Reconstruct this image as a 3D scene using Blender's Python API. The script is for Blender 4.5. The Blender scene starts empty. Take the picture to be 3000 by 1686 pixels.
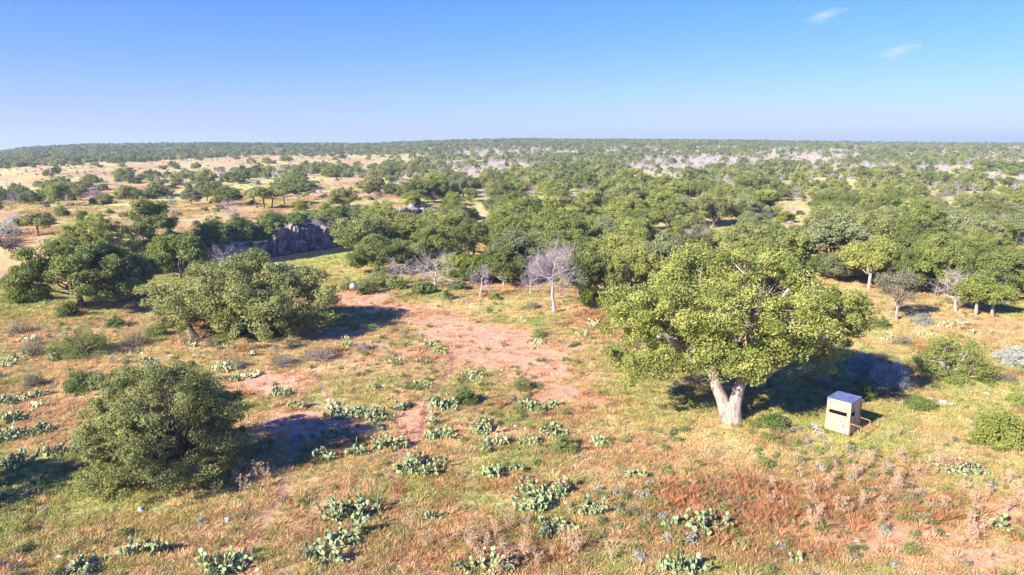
import bpy, math, random
import numpy as np
from mathutils import Vector

rng = np.random.default_rng(7)
random.seed(7)
sc = bpy.context.scene
COL = sc.collection

# ------------------------------------------------------------------ camera
CAM_H = 14.5
PITCH = math.radians(11.8)
FPX = 2000.0                       # focal length in photo pixels (3000 wide)
cam_d = bpy.data.cameras.new('camera'); cam_d.sensor_width = 36.0; cam_d.lens = 24.0
cam_d.clip_start = 0.1; cam_d.clip_end = 60000
cam = bpy.data.objects.new('camera', cam_d); COL.objects.link(cam)
cam.location = (0, 0, CAM_H); cam.rotation_euler = (math.pi/2 - PITCH, 0, 0)
sc.camera = cam
# ------------------------------------------------------------------ light
SUN_EL = math.radians(30.0)
SHADOW_AZ = math.radians(41.0)     # shadows run to +X and a little to +Y
Ld = Vector((math.cos(SHADOW_AZ)*math.cos(SUN_EL), math.sin(SHADOW_AZ)*math.cos(SUN_EL), -math.sin(SUN_EL)))
sd = bpy.data.lights.new('sun', 'SUN'); sd.energy = 4.2; sd.angle = math.radians(0.6); sd.color = (1.0, 0.92, 0.80)
sun = bpy.data.objects.new('sun', sd); COL.objects.link(sun)
sun.rotation_euler = Ld.to_track_quat('-Z', 'Y').to_euler(); sun.location = (-40, -20, 60)
world = bpy.data.worlds.new('World'); sc.world = world; world.use_nodes = True
wn = world.node_tree; wn.nodes.clear()
w_out = wn.nodes.new('ShaderNodeOutputWorld'); w_bg = wn.nodes.new('ShaderNodeBackground')
sky = wn.nodes.new('ShaderNodeTexSky'); sky.sky_type = 'NISHITA'; sky.sun_disc = False
sky.sun_elevation = SUN_EL; sky.sun_rotation = math.atan2(-Ld.x, -Ld.y)
sky.altitude = 600; sky.air_density = 1.5; sky.dust_density = 0.0; sky.ozone_density = 8.0
hs = wn.nodes.new('ShaderNodeHueSaturation'); hs.inputs['Saturation'].default_value = 1.2
wb = wn.nodes.new('ShaderNodeMix'); wb.data_type = 'RGBA'; wb.blend_type = 'MULTIPLY'; wb.inputs[0].default_value = 1.0; wb.inputs[7].default_value = (0.54, 0.575, 1.40, 1)
wn.links.new(sky.outputs[0], hs.inputs['Color'])
wn.links.new(hs.outputs[0], wb.inputs[6]); wn.links.new(wb.outputs[2], w_bg.inputs['Color']); w_bg.inputs['Strength'].default_value = 0.064
wn.links.new(w_bg.outputs[0], w_out.inputs['Surface'])
sc.view_settings.view_transform = 'Standard'; sc.view_settings.look = 'None'
sc.view_settings.exposure = 1.68; sc.view_settings.gamma = 1.0; sc.view_settings.use_curve_mapping = False
sc.cycles.max_bounces = 6; sc.cycles.diffuse_bounces = 4; sc.cycles.transparent_max_bounces = 4
sc.cycles.volume_bounces = 0; sc.cycles.use_denoising = True

# ------------------------------------------------------------------ noise, terrain
def _hash(ix, iy, seed):
    h = (ix.astype(np.int64)*374761393 + iy.astype(np.int64)*668265263 + seed*1442695041) & 0x7fffffff
    h = ((h ^ (h >> 13))*1274126177) & 0x7fffffff
    return ((h ^ (h >> 16)) & 0xffff)/65535.0
def vnoise(x, y, scale, seed=0):
    x = np.asarray(x, float)/scale; y = np.asarray(y, float)/scale
    ix = np.floor(x); iy = np.floor(y); fx = x-ix; fy = y-iy
    fx = fx*fx*(3-2*fx); fy = fy*fy*(3-2*fy); ix = ix.astype(np.int64); iy = iy.astype(np.int64)
    a = _hash(ix, iy, seed); b = _hash(ix+1, iy, seed); c = _hash(ix, iy+1, seed); d = _hash(ix+1, iy+1, seed)
    return (a*(1-fx)+b*fx)*(1-fy) + (c*(1-fx)+d*fx)*fy
def fbm(x, y, scale, seed=0, octv=4):
    t = 0; amp = 0.5; s = 0
    for i in range(octv):
        t = t + amp*vnoise(x, y, scale/2**i, seed+17*i); s += amp; amp *= 0.55
    return t/s
def sstep(a, b, x):
    t = np.clip((np.asarray(x, float)-a)/(b-a), 0, 1); return t*t*(3-2*t)
def seg_sd(x, y, pts):
    """distance to a polyline; sign positive on its left side; also arc position 0..1"""
    best = np.full(np.shape(x), 1e9); sg = np.zeros(np.shape(x)); tt = np.zeros(np.shape(x)); n = len(pts)-1
    for i in range(n):
        ax, ay = pts[i]; bx, by = pts[i+1]; dx, dy = bx-ax, by-ay; L2 = dx*dx+dy*dy
        t = np.clip(((x-ax)*dx+(y-ay)*dy)/L2, 0, 1); ex = x-ax-t*dx; ey = y-ay-t*dy; d = np.hypot(ex, ey)
        m = d < best
        best = np.where(m, d, best); sg = np.where(m, np.sign(dx*(y-ay)-dy*(x-ax)), sg); tt = np.where(m, (i+t)/n, tt)
    return best*np.where(sg == 0, 1, sg), tt
CREEK = [(-125, 80), (-90, 84), (-62, 88), (-46, 97), (-38, 108), (-30, 119), (-20, 134), (-5, 152), (20, 172)]
DRAW = [(-330, 185), (-200, 190), (-120, 205), (-60, 235), (20, 270)]
CR_X = np.array([-900, 0, 60, 120, 300, 600, 1100, 1300, 1500, 2000, 2300, 2600, 3000, 3900.])
CR_Y = np.array([470, 452, 444, 436, 429, 425, 426, 418, 414, 416, 420, 424, 427, 430.])
def terrain(X, Y):
    X = np.asarray(X, float); Y = np.asarray(Y, float)
    R = np.hypot(X, Y); Ys = np.maximum(Y, 1.0)
    z = 0.5*(fbm(X, Y, 22, 3)-0.5)*sstep(8, 40, R) + 0.14*(fbm(X, Y, 2.6, 5, 3)-0.5)
    s, t = seg_sd(X, Y, CREEK)
    fade = sstep(0.10, 0.32, t)*(1-sstep(0.72, 0.98, t))
    wob = 1.6*(fbm(X, Y, 9, 11, 3)-0.5)
    near = -3.3*sstep(-24, -4.0, s+wob*0.8)
    far = -3.3 + 4.7*sstep(2.6, 4.8, s+wob)
    v = np.where(s > 0, far, near)
    flat = 1.4*sstep(-6, 14, s)
    z = z + np.where(np.abs(s) < 400, v*fade + flat*(1-fade), 0)
    s2, t2 = seg_sd(X, Y, DRAW)
    z = z - 7.0*np.exp(-(s2/22.0)**2)*sstep(0, .1, t2)*(1-sstep(.6, .95, t2))
    # long rise to the crest and the far plain behind it
    pxc = 1500 + FPX*X/Ys*0.985
    cr = np.interp(pxc, CR_X, CR_Y)
    zc = CAM_H + (425-cr)/FPX*1150.0
    rise = sstep(200, 1150, R)**1.15
    und = (fbm(X, Y, 160, 21, 3)-0.5)*7.0*sstep(180, 450, R)*(1-sstep(900, 1150, R))
    front = z*(1-rise) + zc*rise + und
    zfar = -25 + 62*np.exp(-((R-8600)/1500.)**2)*(0.55+0.45*fbm(X, Y, 4200, 31, 3))*1.35
    k = sstep(1180, 2100, R)
    return np.where(Y > 0, front*(1-k)+zfar*k, z*(1-k) + zfar*k)
def t1(x, y): return float(terrain(np.array([x]), np.array([y]))[0])
cp, sp = math.cos(PITCH), math.sin(PITCH)
def proj(X, Y, Z):
    d = Y*cp - (Z-CAM_H)*sp; u = Y*sp + (Z-CAM_H)*cp
    d = np.where(np.abs(d) < 1e-3, 1e-3, d)
    return 1500+FPX*X/d, 843-FPX*u/d
def ground(px, py):
    """where the sight line through a photo pixel meets the ground"""
    d = np.array([(px-1500)/FPX, cp + (843-py)/FPX*(sp), -sp + (843-py)/FPX*cp])
    r = np.concatenate([np.arange(12, 150, 0.25), np.arange(150, 2500, 2.0)])
    P = r[:, None]*d[None]; z = terrain(P[:, 0], P[:, 1]); h = CAM_H + P[:, 2] - z
    i = np.argmax(h < 0)
    if h[i] >= 0: i = len(r)-1
    f = h[i-1]/(h[i-1]-h[i]) if i > 0 else 0
    rr = r[i-1] + f*(r[i]-r[i-1])
    return rr*d[0], rr*d[1], t1(rr*d[0], rr*d[1])
def ppm(x, y, z):
    """photo pixels per metre at a point"""
    return FPX/(y*cp-(z-CAM_H)*sp)
def top_height(x, y, z, py_top):
    a = math.atan((843-py_top)/FPX) - PITCH
    return CAM_H + math.hypot(x*0.2, y)*math.tan(a) - z

# ------------------------------------------------------------------ mesh helpers
def mk_mesh(name, V, F, mats, mi=None, attrs=None, smooth=False):
    """V (n,3); F: (m,k) array or list of such arrays"""
    if not isinstance(F, list): F = [F]
    F = [np.asarray(f, np.int32) for f in F if len(f)]
    me = bpy.data.meshes.new(name); V = np.asarray(V, np.float32)
    me.vertices.add(len(V)); me.vertices.foreach_set('co', V.ravel())
    loops = np.concatenate([f.ravel() for f in F]); cnt = np.concatenate([np.full(len(f), f.shape[1]) for f in F])
    me.loops.add(len(loops)); me.loops.foreach_set('vertex_index', loops)
    me.polygons.add(len(cnt)); me.polygons.foreach_set('loop_start', np.concatenate([[0], np.cumsum(cnt)[:-1]]).astype(np.int32))
    for m in mats: me.materials.append(m)
    if mi is not None: me.polygons.foreach_set('material_index', np.asarray(mi, np.int32))
    me.polygons.foreach_set('use_smooth', np.full(len(cnt), bool(smooth)))
    me.update(calc_edges=True)
    for k, (dom, typ, dat) in (attrs or {}).items():
        a = me.attributes.new(k, typ, dom)
        a.data.foreach_set('color' if typ == 'FLOAT_COLOR' else 'value', np.asarray(dat, np.float32).ravel())
    return me
class MB:
    """collects shapes, then makes one mesh"""
    def __init__(s): s.V = []; s.Q = []; s.T = []; s.n = 0
    def add(s, V, Q=None, T=None):
        s.V.append(np.asarray(V, float))
        if Q is not None and len(Q): s.Q.append(np.asarray(Q)+s.n)
        if T is not None and len(T): s.T.append(np.asarray(T)+s.n)
        s.n += len(V)
    def tube(s, P, R, k=6, cap=True):
        P = np.asarray(P, float); R = np.asarray(R, float); n = len(P)
        T = np.gradient(P, axis=0); T /= np.linalg.norm(T, axis=1)[:, None]+1e-9
        ref = np.array([0.31, 0.95, 0.02]) if abs(T[0] @ np.array([0.31, 0.95, 0.02])) < 0.8 else np.array([1., 0, 0])
        U = np.cross(T, ref); U /= np.linalg.norm(U, axis=1)[:, None]+1e-9; W = np.cross(T, U)
        a = np.arange(k)/k*2*np.pi
        V = P[:, None] + R[:, None, None]*(U[:, None]*np.cos(a)[None, :, None] + W[:, None]*np.sin(a)[None, :, None])
        i = np.arange(n-1)[:, None]*k; j = np.arange(k)[None]; j2 = (j+1) % k
        Q = np.stack([i+j, i+j2, i+k+j2, i+k+j], -1).reshape(-1, 4)
        V = V.reshape(-1, 3); Tt = []
        if cap:
            V = np.concatenate([V, P[:1], P[-1:]]); c0 = n*k; c1 = c0+1
            for q in range(k): Tt += [(c0, (q+1) % k, q), (c1, (n-1)*k+q, (n-1)*k+(q+1) % k)]
        s.add(V, Q, Tt)
    def box(s, lo, hi, M=None):
        x0, y0, z0 = lo; x1, y1, z1 = hi
        V = np.array([(x0, y0, z0), (x1, y0, z0), (x1, y1, z0), (x0, y1, z0), (x0, y0, z1), (x1, y0, z1), (x1, y1, z1), (x0, y1, z1)], float)
        if M is not None: V = V @ M.T
        s.add(V, [(0, 3, 2, 1), (4, 5, 6, 7), (0, 1, 5, 4), (1, 2, 6, 5), (2, 3, 7, 6), (3, 0, 4, 7)])
    def mesh(s, name, mats, attrs=None, smooth=False):
        F = []
        if s.Q: F.append(np.concatenate(s.Q))
        if s.T: F.append(np.concatenate(s.T))
        return mk_mesh(name, np.concatenate(s.V), F, mats, None, attrs, smooth)
def unit(v): return v/(np.linalg.norm(v, axis=-1, keepdims=True)+1e-9)

# ------------------------------------------------------------------ object helpers
def tag(o, label=None, cat=None, group=None, kind=None):
    if label: o['label'] = label
    if cat: o['category'] = cat
    if group: o['group'] = group
    if kind: o['kind'] = kind
    return o
def obj(name, me, parent=None, loc=None):
    o = bpy.data.objects.new(name, me); COL.objects.link(o)
    if parent: o.parent = parent
    if loc is not None: o.location = loc
    return o
def thing(name, label, cat, loc, rz=0, scale=(1, 1, 1), group=None):
    e = bpy.data.objects.new(name, None); COL.objects.link(e)
    e.empty_display_size = 0.3; e.location = loc; e.rotation_euler = (0, 0, rz); e.scale = scale
    return tag(e, label, cat, group)
def place(asset, name, label, cat, loc, rz=0, scale=(1, 1, 1), group=None):
    """asset: list of (part name, mesh); copies share mesh data"""
    e = thing(name, label, cat, loc, rz, scale, group)
    for pn, me in asset:
        obj(pn, me, e)
    return e

# ------------------------------------------------------------------ materials
def mat(name):
    m = bpy.data.materials.new(name); m.use_nodes = True; nt = m.node_tree; nt.nodes.clear()
    out = nt.nodes.new('ShaderNodeOutputMaterial'); return m, nt, out
def N(nt, t, **kw):
    n = nt.nodes.new(t)
    for k, v in kw.items(): setattr(n, k, v)
    return n
def ramp(nt, fac, stops):
    r = N(nt, 'ShaderNodeValToRGB'); cr = r.color_ramp
    while len(cr.elements) < len(stops): cr.elements.new(0.5)
    for e, (p, c) in zip(cr.elements, stops): e.position = p; e.color = (*c, 1)
    nt.links.new(fac, r.inputs[0]); return r.outputs[0]
def math_n(nt, op, a, b=None, c=None):
    n = N(nt, 'ShaderNodeMath', operation=op)
    for i, v in enumerate((a, b, c)):
        if v is None: continue
        if isinstance(v, (int, float)): n.inputs[i].default_value = v
        else: nt.links.new(v, n.inputs[i])
    return n.outputs[0]
def leaf_mat(name, dark, mid, light, trans=0.3, rnd=0.45):
    m, nt, out = mat(name)
    at = N(nt, 'ShaderNodeAttribute'); at.attribute_name = 'tint'
    oi = N(nt, 'ShaderNodeObjectInfo')
    f = math_n(nt, 'ADD', math_n(nt, 'MULTIPLY', at.outputs['Fac'], 1-rnd), math_n(nt, 'MULTIPLY', oi.outputs['Random'], rnd))
    c = ramp(nt, f, [(0.08, dark), (0.5, mid), (0.92, light)])
    df = N(nt, 'ShaderNodeBsdfPrincipled'); df.inputs['Roughness'].default_value = 0.55
    df.inputs['Specular IOR Level'].default_value = 0.28
    nt.links.new(c, df.inputs['Base Color'])
    tr = N(nt, 'ShaderNodeBsdfTranslucent'); nt.links.new(c, tr.inputs['Color'])
    mx = N(nt, 'ShaderNodeMixShader'); mx.inputs[0].default_value = trans
    nt.links.new(df.outputs[0], mx.inputs[1]); nt.links.new(tr.outputs[0], mx.inputs[2]); nt.links.new(mx.outputs[0], out.inputs[0])
    return m
def bark_mat(name, c0, c1, scale=7.0, bump=0.5):
    m, nt, out = mat(name)
    tc = N(nt, 'ShaderNodeTexCoord'); mp = N(nt, 'ShaderNodeMapping'); mp.inputs['Scale'].default_value = (1, 1, 0.35)
    nt.links.new(tc.outputs['Object'], mp.inputs[0])
    no = N(nt, 'ShaderNodeTexNoise'); no.inputs['Scale'].default_value = scale; no.inputs['Detail'].default_value = 5
    nt.links.new(mp.outputs[0], no.inputs['Vector'])
    c = ramp(nt, no.outputs['Fac'], [(0.3, c0), (0.7, c1)])
    b = N(nt, 'ShaderNodeBsdfPrincipled'); b.inputs['Roughness'].default_value = 0.9; b.inputs['Specular IOR Level'].default_value = 0.15
    nt.links.new(c, b.inputs['Base Color'])
    bp = N(nt, 'ShaderNodeBump'); bp.inputs['Strength'].default_value = bump; bp.inputs['Distance'].default_value = 0.05
    nt.links.new(no.outputs['Fac'], bp.inputs['Height']); nt.links.new(bp.outputs[0], b.inputs['Normal'])
    nt.links.new(b.outputs[0], out.inputs[0]); return m
def plain_mat(name, c0, c1, scale=4.0, rough=0.6, metal=0.0, bump=0.0, spec=0.4):
    m, nt, out = mat(name)
    tc = N(nt, 'ShaderNodeTexCoord'); no = N(nt, 'ShaderNodeTexNoise'); no.inputs['Scale'].default_value = scale; no.inputs['Detail'].default_value = 6
    nt.links.new(tc.outputs['Object'], no.inputs['Vector'])
    c = ramp(nt, no.outputs['Fac'], [(0.32, c0), (0.68, c1)])
    b = N(nt, 'ShaderNodeBsdfPrincipled'); b.inputs['Roughness'].default_value = rough; b.inputs['Metallic'].default_value = metal
    b.inputs['Specular IOR Level'].default_value = spec
    nt.links.new(c, b.inputs['Base Color'])
    if bump:
        bp = N(nt, 'ShaderNodeBump'); bp.inputs['Strength'].default_value = bump; bp.inputs['Distance'].default_value = 0.05
        nt.links.new(no.outputs['Fac'], bp.inputs['Height']); nt.links.new(bp.outputs[0], b.inputs['Normal'])
    nt.links.new(b.outputs[0], out.inputs[0]); return m
M_OAK = leaf_mat('oak_leaf', (0.118, 0.155, 0.040), (0.265, 0.308, 0.074), (0.505, 0.503, 0.134), 0.4)
M_OAKB = leaf_mat('bright_oak_leaf', (0.137, 0.178, 0.040), (0.321, 0.367, 0.083), (0.595, 0.572, 0.165), 0.42, 0.1)
M_OLIVE = leaf_mat('olive_oak_leaf', (0.138, 0.162, 0.050), (0.299, 0.325, 0.099), (0.529, 0.526, 0.187), 0.4, 0.1)
M_JUN = leaf_mat('juniper_leaf', (0.095, 0.139, 0.033), (0.222, 0.271, 0.055), (0.405, 0.427, 0.094), 0.35)
M_SHRUB = leaf_mat('shrub_leaf', (0.105, 0.154, 0.044), (0.216, 0.275, 0.068), (0.385, 0.418, 0.121), 0.35)
M_YEL = leaf_mat('yellow_green_leaf', (0.14, 0.19, 0.02), (0.25, 0.30, 0.04), (0.40, 0.40, 0.06), 0.35)
M_MESQ = leaf_mat('mesquite_leaf', (0.15, 0.20, 0.06), (0.27, 0.32, 0.09), (0.38, 0.42, 0.14), 0.4)
M_PALE = leaf_mat('silver_leaf', (0.22, 0.24, 0.18), (0.38, 0.40, 0.31), (0.58, 0.58, 0.47), 0.15)
M_GREYTW = leaf_mat('grey_green_leaf', (0.188, 0.175, 0.108), (0.300, 0.275, 0.156), (0.425, 0.388, 0.204), 0.3)
M_SAGE = leaf_mat('sage_leaf', (0.16, 0.18, 0.08), (0.27, 0.30, 0.125), (0.42, 0.43, 0.19), 0.35)
M_BARK = bark_mat('oak_bark', (0.20, 0.15, 0.115), (0.50, 0.41, 0.33))
M_BARKD = bark_mat('dark_bark', (0.07, 0.055, 0.045), (0.20, 0.165, 0.135))
M_DEAD = bark_mat('dead_wood', (0.27, 0.225, 0.225), (0.50, 0.425, 0.42), 3.0, 0.2)
M_SNAG = bark_mat('bleached_wood', (0.34, 0.285, 0.25), (0.58, 0.51, 0.46), 3.0, 0.2)
M_BRUSH = bark_mat('grey_brush', (0.32, 0.275, 0.30), (0.53, 0.46, 0.50), 3.0, 0.1)
M_DRY = bark_mat('dry_weed_stalk', (0.40, 0.26, 0.155), (0.60, 0.42, 0.27), 9.0, 0.1)
# ------------------------------------------------------------------ ground cover map (bare soil, rust grass, green, straw), kept as photo ellipses on the near ground
SOIL = [(1060,872,95,22,1),(1180,905,130,18,.7),(1260,945,150,28,1),(1370,985,190,36,1.1),(1490,1040,210,45,1.1),(1590,1095,130,40,1),(1650,1150,100,40,1),(1720,1190,80,24,.6),(1000,985,150,18,.8),(790,1120,130,34,.9),
        (880,1250,210,55,.75),(1215,1240,55,70,.9),(1440,1268,150,24,.8),(2620,1580,300,62,.8),(2860,1640,220,55,.8),(2400,1535,110,28,.6),
        (110,1000,190,24,.55),(10,700,130,70,.7),(30,800,80,30,.5),(720,1600,60,120,.35),(1330,1500,120,30,.4),(1000,1620,90,40,.4),(150,1220,160,60,.3),
        (330,1290,90,60,.3),(2950,1320,90,20,.5),(2700,1090,70,30,.5),(420,1560,260,60,.25),(1150,590,260,22,.5),(620,585,280,30,.55),(1060,540,200,20,.4)]
RUST = [(1760,930,110,40,.9),(1900,985,160,34,.6),(1250,930,140,16,.5),(2280,1470,460,90,.9),(2050,1560,270,70,.8),(1500,1610,260,80,.6),(1800,1340,230,50,.4),(1450,1190,110,28,.6),
        (1640,1210,160,26,.5),(2780,1500,260,60,.9),(2500,1400,260,50,.5),(1250,1620,200,60,.5),(2300,1620,300,60,.7),(1420,1420,240,30,.5),(900,1560,70,60,.5),(1250,1330,80,30,.3),(700,1050,120,24,.4),(2650,870,70,12,.6),(1950,880,120,14,.7),
        (60,750,110,40,.5),(560,1430,160,30,.25),(300,950,100,12,.3),(1100,1500,60,50,.4)]
GREEN = [(960,925,150,36,.9),(1900,1180,260,80,.55),(2330,1170,220,70,.6),(1000,1160,120,46,.6),(1340,1140,110,40,.6),(2780,1130,300,130,.65),(1700,1080,110,50,.4),
         (930,735,140,34,1.2),(1180,870,200,14,.6),(1300,1400,170,50,.5),(650,1400,90,60,.6),(860,1330,120,60,.5),(2560,1330,200,60,.5),(250,1430,300,60,.6),
         (140,1600,200,70,.45),(1130,1590,120,70,.45),(560,1250,200,200,.4),(2850,1400,170,60,.35),(1950,1480,120,30,.3),(120,920,220,30,.4),(560,900,300,30,.5)]
STRAW = [(1500,905,420,26,.9),(2250,1290,360,60,.8),(1900,1290,260,50,.5),(600,1050,320,30,.6),(560,1470,180,40,.8),(1000,1080,260,30,.5),(1400,720,90,34,.8),(980,800,160,50,.7),
         (2290,620,130,34,.9),(2850,620,120,40,.8),(700,1010,200,16,.5),(150,1500,200,30,.3)]
TRAIL = [([(1322,1040),(1328,1085),(1290,1122),(1262,1160),(1245,1200),(1230,1290),(1172,1330),(1143,1372),(1150,1420),(1165,1480),(1204,1560),(1188,1630),(1150,1690)],7,.95),
         ([(925,1105),(962,1155),(986,1188),(962,1222),(905,1262)],6,.8),([(872,1280),(850,1340),(820,1460),(760,1540),(735,1600),(728,1690)],11,.7),([(1350,1400),(1360,1470),(1352,1500)],5,.6)]
def ell(px, py, L, nz):
    r = np.zeros(np.shape(px))
    for cx, cy, rx, ry, s in L:
        d = np.hypot((px-cx)/rx, (py-cy)/ry)
        r = np.maximum(r, s*(1-sstep(0.35, 1.45, d + nz)))
    return r
C_SOIL = np.array([0.63, 0.335, 0.20]); C_RUST = np.array([0.40, 0.195, 0.10]); C_GREEN = np.array([0.37, 0.40, 0.125])
C_STRAW = np.array([0.66, 0.51, 0.27]); C_BASE = np.array([0.55, 0.40, 0.20]); C_TRAIL = np.array([0.37, 0.165, 0.11])
C_BRIGHT = np.array([0.28, 0.40, 0.08]); C_FAR = np.array([0.47, 0.285, 0.145]); C_WOODFL = np.array([0.46, 0.37, 0.19]); C_ROCK = np.array([0.55, 0.45, 0.37])
def cover(X, Y, Z=None):
    """base colour of the ground cover and how bare it is"""
    if Z is None: Z = terrain(X, Y)
    ok = Y > 5
    px, py = proj(X, np.where(ok, Y, 5), Z)
    px = np.where(ok, px, 9999); py = np.where(ok, py, 9999)
    n1 = fbm(X, Y, 5, 41)-0.5; n2 = fbm(X, Y, 3.2, 57)-0.5; n3 = fbm(X, Y, 1.3, 71, 3)-0.5; n4 = fbm(X, Y, 9, 83)-0.5
    soil = np.clip(ell(px, py, SOIL, n1*1.3) + 0.0, 0, 1); rust = ell(px, py, RUST, n2*1.4); green = ell(px, py, GREEN, n4*1.3); straw = ell(px, py, STRAW, n1*-1.3)
    soil = np.maximum(soil, 0.70*sstep(0.13, 0.34, n1 + 0.4*n3))
    rust = np.maximum(rust, 0.8*sstep(0.12, 0.32, n2+0.4*n3)); green = np.maximum(green, 0.95*sstep(-0.04, 0.2, n4 + 0.6*n3)); straw = np.maximum(straw, 0.7*sstep(0.1, 0.3, -n1+.3*n3))
    c = np.broadcast_to(C_BASE, X.shape+(3,)).copy()
    def mixin(c, col, w): w = np.clip(w, 0, 1)[..., None]; return c*(1-w)+col*w
    c = mixin(c, C_STRAW, straw); c = mixin(c, C_GREEN, green*0.9); c = mixin(c, C_RUST, rust*0.97); c = mixin(c, C_SOIL, soil*(0.95+0.4*n3))
    tr = np.zeros(X.shape)
    for pts, w, s in TRAIL:
        d, _ = seg_sd(px, py*1.0, pts); tr = np.maximum(tr, s*(1-sstep(0.8*w, 1.9*w, np.abs(d)+n3*6)))
    c = mixin(c, C_TRAIL, tr); bare = np.clip(np.maximum(soil, tr*1.5), 0, 1)
    sgn, tt = seg_sd(X, Y, CREEK); bank = np.exp(-((sgn+8.5)/4.5)**2)*(tt > .35)*(tt < .8)
    R = np.hypot(X, Y)
    fw = sstep(105, 165, R)*np.where(px > 1100, 1, 1)
    leftopen = 1-sstep(1050, 1350, px + 300*n4)
    cf = C_FAR*leftopen[..., None] + C_WOODFL*(1-leftopen[..., None])
    nf = fbm(X, Y, 38, 97, 4)
    cf = cf*(0.8+0.5*nf[..., None]); cf = mixin(cf, C_GREEN*1.4, 0.75*sstep(.42, .7, fbm(X, Y, 16, 101))); cf = mixin(cf, C_STRAW*1.1, .5*sstep(.5, .8, fbm(X, Y, 14, 107)))
    cf = mixin(cf, C_ROCK, 0.9*np.clip(ell(px, py, [(1930,525,110,18,1),(1010,505,80,10,.5),(980,566,180,12,.4)], n4), 0, 1))
    c = mixin(c, 0, 0) ; c = c*(1-fw[..., None]*0.8) + cf*fw[..., None]*0.8
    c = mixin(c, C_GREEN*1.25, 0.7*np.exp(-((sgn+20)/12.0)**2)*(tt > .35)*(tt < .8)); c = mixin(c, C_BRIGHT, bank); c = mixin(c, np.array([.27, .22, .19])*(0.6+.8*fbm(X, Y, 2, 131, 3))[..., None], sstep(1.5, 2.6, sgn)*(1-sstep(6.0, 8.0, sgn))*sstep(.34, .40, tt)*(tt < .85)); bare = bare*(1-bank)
    return c, bare

# ------------------------------------------------------------------ ground sheet
a1 = np.radians(np.linspace(-50, 50, 320)); a2 = np.radians(np.linspace(50, 310, 70)[1:-1])
ANG = np.concatenate([a1, a2]); NA = len(ANG)
RAD = np.concatenate([[2, 6, 12], 16*np.exp(np.linspace(0, math.log(11000/16), 400))]); NR = len(RAD)
AA, RR = np.meshgrid(ANG, RAD); GX = RR*np.sin(AA); GY = RR*np.cos(AA); GZ = terrain(GX, GY)
gc, gb = cover(GX, GY, GZ)
GV = np.stack([GX, GY, GZ], -1).reshape(-1, 3); GV = np.concatenate([GV, [[0, 0, t1(0, 0)]]])
gi = np.arange(NR-1)[:, None]*NA; gj = np.arange(NA)[None]; gj2 = (gj+1) % NA
GQ = np.stack([gi+gj, gi+NA+gj, gi+NA+gj2, gi+gj2], -1).reshape(-1, 4)
ctr = len(GV)-1; GT = np.stack([np.full(NA, ctr), np.arange(NA), (np.arange(NA)+1) % NA], -1)
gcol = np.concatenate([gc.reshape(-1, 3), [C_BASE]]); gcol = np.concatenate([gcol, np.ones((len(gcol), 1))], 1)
gbare = np.concatenate([gb.ravel(), [0]])
m, nt, out = mat('ground')
ac = N(nt, 'ShaderNodeAttribute'); ac.attribute_name = 'gcol'; ab = N(nt, 'ShaderNodeAttribute'); ab.attribute_name = 'bare'
geo = N(nt, 'ShaderNodeNewGeometry')
def gn(scale, det=4, rough=.6):
    n = N(nt, 'ShaderNodeTexNoise'); n.inputs['Scale'].default_value = scale; n.inputs['Detail'].default_value = det; n.inputs['Roughness'].default_value = rough
    nt.links.new(geo.outputs['Position'], n.inputs['Vector']); return n.outputs['Fac']
v1 = ramp(nt, gn(2.2, 6, .7), [(0.25, (0.60, 0.60, 0.58)), (0.5, (0.95, 0.95, 0.95)), (0.75, (1.3, 1.25, 1.15))])
v2 = ramp(nt, gn(0.45, 4), [(0.3, (0.85, 0.9, 0.85)), (0.7, (1.15, 1.1, 1.1))])
v3 = ramp(nt, gn(14.0, 3), [(0.35, (0.8, 0.8, 0.8)), (0.65, (1.2, 1.2, 1.2))])
def mulc(a, b):
    x = N(nt, 'ShaderNodeMix', data_type='RGBA', blend_type='MULTIPLY'); x.inputs[0].default_value = 1.0
    nt.links.new(a, x.inputs[6]); nt.links.new(b, x.inputs[7]); return x.outputs[2]
col = mulc(mulc(mulc(ac.outputs['Color'], v1), v2), v3)
vo = N(nt, 'ShaderNodeTexVoronoi'); vo.inputs['Scale'].default_value = 3.2; nt.links.new(geo.outputs['Position'], vo.inputs['Vector'])
peb = math_n(nt, 'MULTIPLY', math_n(nt, 'LESS_THAN', vo.outputs['Distance'], 0.17), math_n(nt, 'GREATER_THAN', math_n(nt, 'ADD', gn(0.8, 3), math_n(nt, 'MULTIPLY', ab.outputs['Fac'], 0.2)), 0.62))
xm = N(nt, 'ShaderNodeMix', data_type='RGBA'); nt.links.new(peb, xm.inputs[0]); nt.links.new(col, xm.inputs[6]); xm.inputs[7].default_value = (0.58, 0.50, 0.43, 1)
b = N(nt, 'ShaderNodeBsdfPrincipled'); b.inputs['Roughness'].default_value = 0.95; b.inputs['Specular IOR Level'].default_value = 0.1
nt.links.new(xm.outputs[2], b.inputs['Base Color'])
bp = N(nt, 'ShaderNodeBump'); bp.inputs['Strength'].default_value = 0.7; bp.inputs['Distance'].default_value = 0.12
nt.links.new(gn(5.0, 6, .7), bp.inputs['Height']); nt.links.new(bp.outputs[0], b.inputs['Normal']); nt.links.new(b.outputs[0], out.inputs[0])
M_GROUND = m
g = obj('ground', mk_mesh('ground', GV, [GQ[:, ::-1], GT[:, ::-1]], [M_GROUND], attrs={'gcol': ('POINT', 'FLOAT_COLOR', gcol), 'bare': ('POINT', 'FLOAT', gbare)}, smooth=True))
tag(g, 'dry ranch ground of straw grass, rust grass and pink soil', 'ground', kind='structure')

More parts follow.
